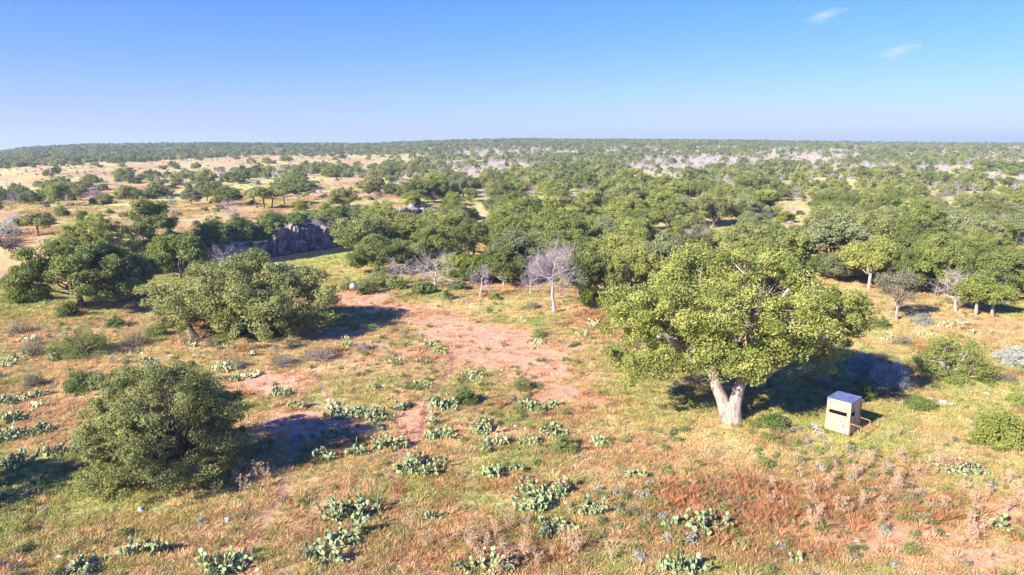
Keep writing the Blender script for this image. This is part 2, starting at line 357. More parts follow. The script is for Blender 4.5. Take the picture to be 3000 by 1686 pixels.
# ------------------------------------------------------------------ creek water
m, nt, out = mat('creek_water')
b = N(nt, 'ShaderNodeBsdfPrincipled'); b.inputs['Base Color'].default_value = (0.035, 0.04, 0.035, 1); b.inputs['Roughness'].default_value = 0.12
no = N(nt, 'ShaderNodeTexNoise'); no.inputs['Scale'].default_value = 1.5; bp = N(nt, 'ShaderNodeBump'); bp.inputs['Strength'].default_value = .15
nt.links.new(no.outputs['Fac'], bp.inputs['Height']); nt.links.new(bp.outputs[0], b.inputs['Normal']); nt.links.new(b.outputs[0], out.inputs[0])
cpts = np.array(CREEK[2:8], float)
fine = np.concatenate([np.linspace(cpts[i], cpts[i+1], 8, endpoint=False) for i in range(len(cpts)-1)]+[cpts[-1:]])
td = unit(np.gradient(fine, axis=0)); nn = np.stack([-td[:, 1], td[:, 0]], 1)
wv = np.concatenate([fine-nn*5.2, fine+nn*4.4]); k = len(fine)
wq = [(i, i+1, k+i+1, k+i) for i in range(k-1)]
w = obj('creek', mk_mesh('creek', np.c_[wv, np.full(len(wv), -3.12)], np.array(wq), [m])); tag(w, 'dark still creek water at the foot of the cliff', 'creek', kind='structure')
# ------------------------------------------------------------------ plant builders
def leaf_quads(C, NRM, L, r, wid=0.6):
    """one rhombic leaf spray per point"""
    n = len(C); t = unit(np.cross(NRM, unit(r.normal(size=(n, 3))))); b = np.cross(NRM, t)
    L = L[:, None]; bend = NRM*L*0.12
    V = np.stack([C-t*L*0.5-bend, C-b*L*wid*0.5+bend*.3, C+t*L*0.5-bend, C+b*L*wid*0.5+bend*.3], 1).reshape(-1, 3)
    return V, np.arange(4*n).reshape(-1, 4)
def clump_leaves(cc, cr, cdir, per, leaf, r, flat=0.7, upw=0.25, wid=0.6):
    n = len(cc)*per; idx = np.repeat(np.arange(len(cc)), per)
    d = unit(r.normal(size=(n, 3))); rad = cr[idx]*(0.35+0.7*r.random(n)**0.6)
    P = cc[idx] + d*rad[:, None]*np.array([1, 1, flat])
    nr = unit(0.45*d + 0.4*cdir[idx] + np.array([0, 0, upw]) + 0.6*r.normal(size=(n, 3)))
    V, F = leaf_quads(P, nr, leaf*(0.65+0.7*r.random(n)), r, wid)
    tint = np.clip(0.55*r.random(len(cc))[idx] + 0.45*r.random(n), 0, 1)
    return V, F, tint
def curve(p0, p1, r, sag=0.12, n=6, up=0.0):
    t = np.linspace(0, 1, n)[:, None]; p0 = np.asarray(p0, float); p1 = np.asarray(p1, float); L = np.linalg.norm(p1-p0)
    off = np.cumsum(r.normal(size=(n, 3)), 0); off = off-off[0]-t*(off[-1]-off[0])
    return p0+(p1-p0)*t + off*sag*L/n*1.5 + np.array([0, 0, 1])*(up*L*t*(1-t))
def oak(seed, H, W, base, r0, nl, ncl, per, leaf, cr, leafm=None, barkm=None, trunks=None, fork=None, lobe=0.36, D=None, joined=False, wid=0.6, twigs=True, shape=0.45, shift=(0, 0), extra=None):
    r = np.random.default_rng(seed); leafm = leafm or M_OAK; barkm = barkm or M_BARKD; D = D or W
    fork = fork if fork is not None else max(base*0.9, 0.12*H)
    lc = []; lr = []
    for i in range(nl):
        a = i*2.39996 + r.normal()*0.35; q = math.sqrt((i+.5)/nl)*(0.66+0.1*r.random())
        x, y = q*W/2*math.cos(a), q*D/2*math.sin(a)
        s = lobe*(0.6+0.75*r.random()); rz = min((H-base)*(0.13+0.2*r.random()), W/2*s*0.95); zt = base + (H-base)*(1-shape*(q/0.76)**2)*(0.80+0.22*r.random())
        lc.append((x, y, max(zt-rz, base+rz*0.55))); lr.append((W/2*s, D/2*s, rz))
    for i in range(nl//2):                      # low skirt lobes round the rim
        a = r.random()*6.283; q = 0.45+0.35*r.random(); s = lobe*(0.45+0.4*r.random())
        lc.append((q*W/2*math.cos(a), q*D/2*math.sin(a), base+(H-base)*(0.08+0.3*r.random()))); lr.append((W/2*s, D/2*s, W/2*s*0.6))
    nl = len(lc)
    lc = np.array(lc); lr = np.array(lr); lc[:, 0] += shift[0]; lc[:, 1] += shift[1]
    if extra: lc = np.concatenate([lc, np.array(extra)[:, :3]]); lr = np.concatenate([lr, np.array(extra)[:, 3:]]); nl = len(lc)
    cc = []; cd = []; cl = []
    while len(cc) < ncl:
        k = r.integers(nl); d = unit(r.normal(size=3) + np.array([0, 0, 0.5]) + 0.4*unit(lc[k]*np.array([1, 1, 0])+1e-6))
        p = lc[k]+d*lr[k]*(0.60+0.65*r.random()**1.4)
        e = np.linalg.norm((p-lc)/lr, axis=1); e[k] = 9
        if e.min() < 0.62 or p[2] < base*0.7 + cr*0.3: continue
        cc.append(p); cd.append(d); cl.append(k)
    cc = np.array(cc); cd = np.array(cd); cl = np.array(cl)
    crs = cr*(0.42+0.75*r.random(ncl)**1.4)
    V, F, tint = clump_leaves(cc, crs, cd, per, leaf, r, wid=wid)
    mb = MB(); tr = trunks or [(0, 0, 0.0, 0.0)]
    forks = []
    for (bx, by, lx, ly) in tr:
        p1 = np.array([bx+lx, by+ly, fork*(0.9+0.25*r.random())]); P = curve((bx, by, -0.15), p1, r, 0.05, 6)
        P[0] = (bx, by, -0.15); f = np.linspace(0, 1, 6); mb.tube(P, r0*(0.35*np.exp(-f*6)+1-0.25*f), 9); forks.append((p1, r0*0.72))
    for k in range(nl):
        dd = [np.linalg.norm((lc[k]-f[0])[:2]) for f in forks]; fp, fr = forks[int(np.argmin(dd))]
        end = lc[k]*np.array([0.93, 0.93, 1]); P = curve(fp-np.array([0, 0, fr*.6]), end, r, 0.32, 8, -0.10); rr = fr*(0.62 if nl < 14 else 0.5)
        R = rr*np.linspace(1, 0.22, 8); mb.tube(P, R, 6)
        if twigs:
            for j in np.where(cl == k)[0]:
                s = r.integers(4, 8); q = curve(P[s], cc[j]-cd[j]*crs[j]*.3, r, 0.25, 4); mb.tube(q, max(R[s]*0.45, 0.012)*np.linspace(1, 0.25, 4), 3, False)
    if joined:
        bq = np.concatenate(mb.Q); bt = np.concatenate(mb.T); nv = mb.n
        me = mk_mesh('tree', np.concatenate(mb.V+[V]), [bq, bt, F+nv], [barkm, leafm], np.concatenate([np.zeros(len(bq)+len(bt)), np.ones(len(F))]),
                     {'tint': ('FACE', 'FLOAT', np.concatenate([np.zeros(len(bq)+len(bt)), tint]))})
        return me
    return [('trunk', mb.mesh('trunk', [barkm], smooth=True)), ('crown', mk_mesh('crown', V, F, [leafm], attrs={'tint': ('FACE', 'FLOAT', tint)}))]
def shrub(seed, H, W, ncl, per, leaf, cr, leafm, barkm=None, joined=False, wid=0.5, sparse=False):
    r = np.random.default_rng(seed); barkm = barkm or M_BARKD
    d = r.normal(size=(ncl, 3)); d[:, 2] = np.abs(d[:, 2])*0.9+0.02; d = unit(d); lump = 0.75+0.35*np.sin(3*np.arctan2(d[:, 1], d[:, 0])+seed)*0.5+0.25*r.random(ncl)
    rad = (0.55+0.45*r.random(ncl)**0.5)*lump
    cc = d*np.array([W/2, W/2, H*0.95])*rad[:, None]*0.9; cc[:, 2] += cr*0.25
    crs = cr*(0.6+0.7*r.random(ncl)); V, F, tint = clump_leaves(cc, crs, d, per, leaf, r, wid=wid)
    V[:, 2] = np.maximum(V[:, 2], 0.01)
    mb = MB(); ns = min(ncl, 46 if sparse else 24)
    for j in range(ns):
        P = curve((r.normal()*W*.03, r.normal()*W*.03, -0.05), cc[j], r, 0.25, 5, 0.1); mb.tube(P, np.linspace(1, .3, 5)*max(0.012, 0.018*W), 4, False)
    if joined:
        bq = np.concatenate(mb.Q); nv = mb.n
        return mk_mesh('shrub', np.concatenate(mb.V+[V]), [bq, F+nv], [barkm, leafm], np.concatenate([np.zeros(len(bq)), np.ones(len(F))]),
                       {'tint': ('FACE', 'FLOAT', np.concatenate([np.zeros(len(bq)), tint]))})
    return [('stem', mb.mesh('stem', [barkm], smooth=True)), ('foliage', mk_mesh('foliage', V, F, [leafm], attrs={'tint': ('FACE', 'FLOAT', tint)}))]
def dead(seed, H, W, fork, r0, nlimb=7, nsub=5, ntw=5, nfine=3, barkm=None, joined=False, low=False):
    r = np.random.default_rng(seed); barkm = barkm or M_DEAD; tk = MB(); br = MB()
    top = np.array([r.normal()*.05*H, r.normal()*.05*H, H*0.72]); P = curve((0, 0, -0.15), top, r, 0.08, 9); P[0] = (0, 0, -.15)
    f = np.linspace(0, 1, 9); tr = r0*(0.3*np.exp(-f*9)+1-0.85*f)*.85; tk.tube(P, tr, 8)
    def grow(p, d, L, rad, depth, dst):
        e = p + d*L; Q = curve(p, e, r, 0.28, 5, -0.04 if low else 0.06); dst.tube(Q, rad*np.linspace(1, 0.35, 5), 5 if depth == 0 else 3, depth == 0)
        if depth >= 3: return
        n = (nsub, ntw, nfine)[depth]
        for i in range(n):
            s = 1 + int(r.integers(0, 4)); base = Q[s]; nd = unit(d + 0.75*r.normal(size=3) + np.array([0, 0, 0.12]))
            grow(base, nd, L*(0.5+0.3*r.random()), rad*(0.5 if depth < 2 else .6), depth+1, dst)
    for i in range(nlimb):
        t = (i+0.5)/nlimb; z = fork + (H*0.72-fork)*t*0.9; s = np.interp(z, P[:, 2], np.arange(9)); base = P[int(s)]*(1-(s % 1))+P[min(int(s)+1, 8)]*(s % 1)
        a = i*2.4+r.normal()*.4; el = (0.05 if low else 0.25)+0.7*t; d = np.array([math.cos(a)*math.cos(el), math.sin(a)*math.cos(el), math.sin(el)])
        grow(base, d, W/2*(0.75-0.25*t)*(0.8+.3*r.random()), r0*0.36*(1-.4*t), 0, br)
    if joined:
        tk.add(np.concatenate(br.V), np.concatenate(br.Q), np.concatenate(br.T) if br.T else None); return tk.mesh('dead_tree', [barkm])
    return [('trunk', tk.mesh('trunk', [barkm], smooth=True)), ('crown', br.mesh('crown', [barkm], smooth=True))]

def at(px, py): x, y, z = ground(px, py); return (x, y, z-0.03)
# ------------------------------------------------------------------ the big oak by the blind
bx, by, bz = at(2148, 1236)
BIG = oak(101, 9.7, 13.8, 3.3, 0.36, 26, 1020, 165, 0.13, 0.70, M_OAKB, M_BARK,
          trunks=[(0, 0, 0.5, 0.3), (-0.16, 0.15, -1.2, 0.5)], fork=3.0, lobe=0.27, D=10.5, shift=(0.1, 2.0), shape=.58,
          extra=[(-5.0, 0.6, 4.2, 1.7, 1.7, 1.2), (-5.5, 0.8, 5.7, 1.5, 1.7, 1.2), (-4.6, -.8, 2.9, 1.3, 1.1, .8), (-3.7, .2, 3.6, 1.2, 1., .7), (3.2, -.4, 4.9, 1.5, 1.3, .8), (5.0, 1.6, 4.3, 1.6, 1.4, 1.0), (3.9, 2.6, 3.4, 1.5, 1.3, .8),
                 (5.9, 1.2, 5.3, 1.4, 1.5, 1.2), (-1.4, -2.0, 6.6, 2.0, 1.4, 1.0), (2.0, -2.1, 6.5, 2.0, 1.5, 1.0), (-4.0, -1.3, 6.6, 1.7, 1.5, 1.1), (4.4, -1.0, 6.4, 1.7, 1.4, 1.0), (1.7, -1.4, 4.8, 1.2, .9, .6), (0.1, -.5, 3.7, .9, .8, .5), (4.7, 1.9, 3.0, 1.3, 1.1, .8), (-5.1, .5, 3.2, 1.4, 1.2, .9)])
e = place(BIG, 'live_oak', 'largest live oak with pale forked trunk standing beside the cream hunting blind', 'tree', (bx, by, bz), 0.0)
# the left limb carries on up in the open, as a pale bough
r = np.random.default_rng(5); mb = MB()
for p0, p1, ra, rb in [((-1.9, .6, 2.4), (-3.6, -.6, 4.9), .36, .22), ((-3.1, -.1, 4.2), (-4.6, -1.6, 5.2), .22, .10), ((-2.6, .2, 3.4), (-4.4, .2, 4.0), .2, .1), ((.4, .1, 2.3), (1.4, .8, 6.8), .36, .15),
                       ((1.2, .6, 5.2), (1.9, -1.2, 7.6), .17, .07), ((.45, .1, 2.6), (-.7, -1.6, 5.2), .2, .1), ((.5, .1, 2.4), (3.6, -1.2, 5.4), .26, .1), ((3.2, -1., 5.), (4.2, -2.6, 5.6), .12, .05)]:
    mb.tube(curve(p0, p1, r, .3, 8), np.linspace(ra, rb, 8), 8)
mb.tube([(-.05, .06, -.15), (-.06, .07, .25), (-.09, .09, .7), (-.12, .12, 1.15)], [.66, .55, .49, .36], 12)
o = obj('limb', mb.mesh('limb', [M_BARK], smooth=True), e); o['label'] = 'pale bare boughs showing through the leaves'
# ------------------------------------------------------------------ other near trees, each with its own shape
def near_tree(px, py, wpx, py_top, asset_fn, name, label, rz=0.0, group=None, cat='tree'):
    x, y, z = at(px, py); s = ppm(x, y, z); W = wpx/s; H = max(top_height(x, y, z, py_top), 0.6)
    return place(asset_fn(H, W), name, label, cat, (x, y, z), rz, (1, 1, 1), group)
near_tree(492, 1396, 470, 1046, lambda H, W: oak(102, H, W, 0.35, 0.22, 18, 520, 190, 0.102, 0.47, M_OLIVE, M_BARKD, trunks=[(0, 0, -.2, .1), (.25, .1, .5, .3), (-.2, .2, -.5, .5)], fork=1.0, shape=.5, wid=.55, extra=[(.30*W*math.cos(a), .30*W*math.sin(a), .95+.35*math.sin(a*3), .15*W, .15*W, .85) for a in np.arange(10)*.628+.2]),
          'live_oak', 'round low-skirted olive oak growing alone beside the pink soil and trail')
near_tree(735, 978, 570, 735, lambda H, W: oak(103, H, W, 0.9, 0.24, 24, 560, 135, 0.175, 0.8, M_OLIVE, M_BARKD,
          trunks=[(-3.4, -1.6, -.8, -.2), (.6, 0, -.6, .3), (1.2, .3, .4, .2), (1.9, .2, 1.2, .1), (3.2, .6, 1.4, .4)], fork=1.7, shape=.55, lobe=.31, D=W*.7),
          'live_oak', 'wide many-stemmed olive oak between the feeder and the dark shrubs')
near_tree(250, 905, 330, 690, lambda H, W: oak(104, H, W, 1.5, 0.30, 13, 270, 150, 0.21, 0.85, M_OAK, M_BARKD, trunks=[(0, 0, -.7, .2)], fork=1.6, shape=.5),
          'live_oak', 'spreading green oak with bare leaning trunk and small juniper at its side')
near_tree(387, 880, 175, 735, lambda H, W: oak(105, H, W, 1.2, 0.2, 9, 180, 130, 0.21, 0.75, M_OAK, M_BARKD, fork=1.3), 'live_oak', 'small dark oak tucked against the spreading oak with leaning trunk')
x, y, z = at(120, 1432); place(oak(119, 5.2, 7.0, 0.6, 0.2, 12, 120, 80, 0.2, 0.6, M_OLIVE, M_BARKD), 'live_oak', 'oak beyond the rocky grass whose shadow reaches the prickly pears', 'tree', (x-6.2, y-4.2, z), 1.0)
MARKS = [(490, 1396, 'the round olive oak'), (2148, 1236, 'the largest oak'), (2484, 1284, 'the hunting blind'), (1370, 1182, 'the small dark round shrub'), (2040, 1572, 'the wide prickly pear mound'), (1020, 1525, 'the broad prickly pear thicket'),
         (1230, 1392, 'the largest dense prickly pear'), (240, 1042, 'the long dark green shrub'), (735, 978, 'the many-stemmed oak'), (1590, 1462, 'the tall fruiting prickly pear'), (1528, 1142, 'the feathery mesquite seedling'), (1036, 869, 'the game feeder'), (2780, 1105, 'the large spreading juniper'),
         (2935, 1298, 'the broad juniper bush'), (1577, 988, 'the bright mesquite bush'), (1655, 1322, 'the low yellow-green mesquite'), (880, 1250, 'the shaded pink soil'), (60, 1260, 'the stony open slope'), (1622, 917, 'the tall bare dead tree'), (2625, 940, 'the thin grey-green oak'), (720, 1600, 'the lower soil trail')]
def near_mark(px, py): return min(MARKS, key=lambda m_: math.hypot(m_[0]-px, (m_[1]-py)*1.8))[2]
near_tree(275, 812, 240, 622, lambda H, W: oak(106, H, W, 1.4, 0.25, 11, 220, 150, 0.24, 0.85, M_OAK, M_BARKD), 'live_oak', 'tall green oak rising behind the spreading oak with leaning trunk')
near_tree(530, 818, 185, 682, lambda H, W: oak(107, H, W, 0.6, 0.2, 10, 190, 150, 0.22, 0.75, M_JUN, M_BARKD), 'live_oak', 'dense dark oak on the creek bank beside the bleached dead tree')
near_tree(450, 742, 135, 575, lambda H, W: oak(108, H, W, 1.0, 0.2, 9, 160, 130, 0.25, 0.8, M_OAK, M_BARKD), 'live_oak', 'upright green oak across the creek behind the bleached dead tree')
near_tree(70, 888, 85, 815, lambda H, W: shrub(109, H, W, 90, 90, 0.16, 0.4, M_YEL), 'juniper', 'yellow-green juniper bush at the edge of the spreading oak', cat='shrub')
near_tree(112, 692, 100, 622, lambda H, W: oak(110, H, W, 1.6, 0.16, 7, 90, 90, 0.28, 0.75, M_OLIVE, M_BARKD), 'live_oak', 'small lone olive oak on the orange bench across the creek')
near_tree(2625, 940, 130, 785, lambda H, W: oak(111, H, W, 1.6, 0.13, 10, 110, 60, 0.12, 0.6, M_GREYTW, M_BARK, shape=.3), 'live_oak', 'thin grey-green oak with sparse leaves at the edge of the wood')
near_tree(2857, 925, 105, 800, lambda H, W: oak(112, H, W, 1.5, 0.15, 8, 140, 110, 0.17, 0.6, M_JUN, M_BARK, shape=.6), 'live_oak', 'dense dark green oak with pale straight trunk beside bare dead tree')
near_tree(2906, 928, 110, 835, lambda H, W: oak(113, H, W, 1.4, 0.14, 8, 130, 110, 0.17, 0.6, M_JUN, M_BARK, shape=.6), 'live_oak', 'low dark oak with pale trunk, next to dense oak by dead tree')
near_tree(2545, 850, 160, 690, lambda H, W: oak(114, H, W, 2.2, 0.19, 10, 170, 120, 0.2, 0.75, M_OAK, M_BARK), 'live_oak', 'green oak with tall pale trunk behind the largest oak')
near_tree(1022, 722, 100, 648, lambda H, W: oak(115, H, W, 1.2, 0.13, 7, 100, 80, 0.25, 0.7, M_YEL, M_BARKD, shape=.3), 'live_oak', 'yellow-green tree standing alone before the rock cliff')
near_tree(770, 611, 100, 548, lambda H, W: oak(116, H, W, 2.6, 0.16, 8, 110, 80, 0.3, 0.85, M_OLIVE, M_BARKD, trunks=[(-1, 0, -1, 0), (.3, 0, 0, 0), (1.8, 0, .5, 0)]), 'live_oak', 'flat-topped oak with several slim trunks on the plateau above the cliff')
near_tree(832, 600, 85, 545, lambda H, W: oak(117, H, W, 2.6, 0.16, 7, 90, 80, 0.3, 0.85, M_OLIVE, M_BARKD), 'live_oak', 'open oak with forked trunk next to the slim-trunked oak above cliff')
near_tree(860, 558, 100, 510, lambda H, W: oak(118, H, W, 0.8, 0.2, 9, 120, 90, 0.34, 1.0, M_OAK, M_BARKD), 'live_oak', 'dark round oak behind the slim-trunked oaks on the plateau')
# dead trees
DEADS = [(1622, 917, 180, 716, dict(fork=2.4, r0=0.19, nlimb=12, nsub=7, ntw=6, nfine=4), M_DEAD, 'tall bare dead tree with straight pale trunk standing in the open clearing'),
         (1405, 872, 85, 766, dict(fork=1.0, r0=0.12, nlimb=8, nsub=6, ntw=5, nfine=3), M_DEAD, 'small crooked dead tree in front of the wood'),
         (1270, 846, 160, 742, dict(fork=0.3, r0=0.16, nlimb=11, nsub=5, ntw=4, nfine=3, low=True), M_SNAG, 'bleached dead tree with splayed low boughs at the wood edge'),
         (1180, 836, 120, 755, dict(fork=0.3, r0=0.13, nlimb=10, nsub=5, ntw=4, nfine=3, low=True), M_SNAG, 'leaning bleached dead brush beside the splayed dead tree'),
         (1555, 862, 100, 745, dict(fork=0.4, r0=0.1, nlimb=9, nsub=6, ntw=5, nfine=3), M_DEAD, 'low grey dead brush under the tall bare dead tree'),
         (2800, 912, 130, 782, dict(fork=0.8, r0=0.15, nlimb=10, nsub=6, ntw=5, nfine=3), M_SNAG, 'pale tangled dead tree beside dense dark green oak'),
         (2915, 705, 95, 632, dict(fork=1.2, r0=0.15, nlimb=10, nsub=7, ntw=6, nfine=3), M_DEAD, 'round grey leafless tree inside the wood'),
         (672, 645, 70, 582, dict(fork=0.5, r0=0.13, nlimb=10, nsub=6, ntw=5, nfine=3), M_DEAD, 'fan-shaped grey dead tree on the plateau above the creek'),
         (400, 770, 120, 645, dict(fork=0.5, r0=0.16, nlimb=10, nsub=7, ntw=5, nfine=3), M_DEAD, 'bleached dead tree leaning on the creek bank between oaks'),
         (2255, 745, 50, 690, dict(fork=0.6, r0=0.12, nlimb=5, nsub=3, ntw=2, nfine=1), M_SNAG, 'white snag with upright forks behind the largest oak'),
         (2420, 775, 60, 705, dict(fork=0.4, r0=0.13, nlimb=7, nsub=4, ntw=3, nfine=1), M_SNAG, 'white leafless snag above the crown of the largest oak'),
         (2212, 700, 22, 640, dict(fork=1.8, r0=0.17, nlimb=3, nsub=2, ntw=1, nfine=1), M_SNAG, 'slender white dead trunk standing in the wood'),
         (1255, 745, 22, 688, dict(fork=1.6, r0=0.15, nlimb=4, nsub=2, ntw=1, nfine=1), M_SNAG, 'thin pinkish dead trunk at the dark edge of the wood'),
         (655, 790, 120, 725, dict(fork=0.2, r0=0.12, nlimb=10, nsub=6, ntw=4, nfine=2, low=True), M_DEAD, 'grey fallen brush pile in the creek bed'),
         (1370, 765, 60, 715, dict(fork=0.3, r0=0.1, nlimb=8, nsub=5, ntw=4, nfine=2), M_SNAG, 'white dead brush beside the small straw clearing in the wood'),
         (2105, 560, 60, 515, dict(fork=1.2, r0=0.2, nlimb=8, nsub=5, ntw=4, nfine=2), M_SNAG, 'pale dead tree by the dark oak row above the straw clearing')]
for i, (px, py, w, tp, kw, mm, lb) in enumerate(DEADS):
    near_tree(px, py, w, tp, lambda H, W: dead(200+i, H*1.06, W, barkm=mm, **kw), 'dead_tree', lb)

# ------------------------------------------------------------------ oak and juniper kinds for the wood
WOOD = [oak(300+i, H, W, b, .19, nl+3, 170, 118, .205, .8, (M_OAK, M_OAK, M_OLIVE, M_OAK, M_OAKB, M_YEL, M_SAGE, M_OAK)[i], M_BARK if i % 2 else M_BARKD, shape=sh) for i, (H, W, b, nl, sh) in enumerate(
        [(6.0, 8.0, 1.3, 9, .45), (5.4, 7.0, 1.0, 8, .55), (7.0, 8.0, 1.6, 10, .5), (5.0, 8.5, 1.1, 10, .4), (6.5, 6.0, 1.3, 8, .5), (4.0, 4.8, .6, 6, .6), (5.2, 6.4, 1.5, 7, .3), (7.6, 7.2, 1.8, 9, .55)])]
JUNI = [shrub(320+i, H, W, 80, 70, .2, .5, M_JUN if i else M_YEL) for i, (H, W) in enumerate([(3.6, 3.6), (4.2, 4.0), (2.8, 4.2)])]
DEAD = [dead(330+i, H, W, .5, .13, 9, 6, 5, 2) for i, (H, W) in enumerate([(4.4, 4.6), (3.6, 5.2), (5.0, 4.0)])]
BUSH = [shrub(340+i, H, W, 40, 60, .14, .3, mm) for i, (H, W, mm) in enumerate([(1.2, 2.0, M_SHRUB), (1.0, 1.8, M_SHRUB), (1.1, 2.2, M_PALE), (1.3, 1.7, M_GREYTW)])]
F_OAK = [oak(360+i, H, W, b, .22, nl, 60, 40, .48, 1.05, M_OAK, M_BARKD, joined=True, twigs=False) for i, (H, W, b, nl) in enumerate([(5.2, 7.6, .7, 8), (4.4, 6.6, .5, 7), (5.8, 7.0, .9, 8), (4.0, 7.8, .5, 8)])]
F_JUN = [shrub(370+i, 3.0, 3.6, 26, 36, .42, .75, M_JUN, joined=True) for i in range(2)]
F_DEAD = [dead(374+i, 4.0, 4.6, .4, .16, 8, 5, 4, 1, M_BRUSH, joined=True) for i in range(2)]
F_BUSH = [shrub(378+i, 1.1, 2.0, 14, 26, .28, .4, mm, joined=True) for i, mm in enumerate([M_SHRUB, M_PALE, M_SHRUB])]

WDIM = [(6.0, 8.0), (5.4, 7.0), (7.0, 8.0), (5.0, 8.5), (6.5, 6.0), (4.0, 4.8), (5.2, 6.4), (7.6, 7.2)]
EDGE = [(1110, 806, 175, 692, 0, 'round light green oak at the wood corner between feeder and creek'), (1195, 792, 140, 700, 2, 'dark oak behind the leaning bleached dead brush'), (1290, 778, 150, 640, 7, 'tall dark oak behind the splayed bleached dead tree'),
        (1335, 822, 100, 742, 5, 'yellow-green juniper-like oak behind the splayed dead tree'), (1400, 832, 95, 745, 5, 'yellow-green bushy oak behind the small crooked dead tree'), (1475, 838, 130, 722, 1, 'green oak between the two upright dead trees'),
        (1520, 808, 165, 690, 6, 'olive oak behind the low grey dead brush'), (1700, 888, 170, 725, 1, 'dark green oak against the tall bare dead tree'), (1775, 884, 140, 745, 3, 'dark spreading oak between bare dead tree and largest oak'),
        (1738, 908, 70, 838, 5, 'small light green sapling oak near the bare dead tree'), (1850, 866, 180, 720, 0, 'oak peering over the left edge of the largest oak'), (1200, 742, 170, 622, 7, 'dark tall oak at the creek end of the wood'), (1105, 752, 140, 640, 0, 'oak standing on the creek bank past the cliff'),
        (1655, 806, 190, 682, 3, 'wide oak behind the tall bare dead tree'), (1575, 778, 170, 664, 2, 'oak second row back behind the grey dead brush'), (1300, 705, 150, 600, 2, 'oak by the small straw clearing in the wood'), (1810, 806, 200, 684, 0, 'broad oak rising behind the largest oak'),
        (1960, 850, 180, 700, 6, 'olive oak close behind the crown of the largest oak'), (2640, 858, 150, 700, 3, 'oak behind the thin grey-green oak'), (2740, 872, 160, 690, 0, 'broad green oak behind the pale tangled dead tree'), (2950, 880, 190, 740, 1, 'green oak behind the two pale-trunked dark oaks'), (2430, 800, 190, 640, 6, 'olive oak behind the white leafless snag')]
for (px, py, w, tp, k_, lb) in EDGE:
    x, y, z = at(px, py); W = w/ppm(x, y, z)*1.05; H = top_height(x, y, z, tp); place(WOOD[k_], 'live_oak', lb, 'tree', (x, y, z), px*.37, (W/WDIM[k_][1], W/WDIM[k_][1], H/WDIM[k_][0]*1.04))
# ------------------------------------------------------------------ where they grow
def poly(px, py, P):
    ins = np.zeros(px.shape, bool); n = len(P)
    for i in range(n):
        x0, y0 = P[i]; x1, y1 = P[(i+1) % n]
        c = ((y0 > py) != (y1 > py)) & (px < (x1-x0)*(py-y0)/((y1-y0) if y1 != y0 else 1e-9)+x0); ins ^= c
    return ins
LX = np.array([-600, 0, 200, 500, 700, 1100, 1300, 1500, 2000, 3600.])
PLAIN_TOP = np.array([500, 497, 488, 470, 460, 456, 452, 440, 440, 440.]); PLAIN_BOT = np.array([550, 545, 538, 512, 500, 496, 470, 440, 440, 440.])
RIM = np.array([640, 630, 610, 578, 552, 556, 540, 500, 440, 440.]); CLIFF = np.array([740, 725, 720, 705, 655, 612, 600, 580, 560, 560.])
WOODP = [(1050, 700), (1140, 650), (1190, 600), (1330, 545), (1600, 515), (1900, 535), (2200, 525), (2500, 530), (3600, 520), (3600, 960), (2990, 915), (2700, 880), (2480, 862), (2100, 885), (1790, 902), (1690, 896), (1500, 860), (1330, 842), (1180, 830), (1070, 815), (1030, 770)]
CLEAR = [[(1340, 670), (1420, 660), (1500, 705), (1450, 735), (1330, 735)], [(2170, 598), (2300, 590), (2420, 600), (2400, 645), (2280, 640), (2200, 618)], [(2790, 622), (2880, 620), (2880, 648), (2800, 648)], [(2860, 575), (2980, 575), (2960, 602), (2880, 602)], [(2475, 538), (2530, 538), (2525, 600), (2490, 600)], [(1580, 660), (1610, 660), (1610, 690), (1580, 690)]]
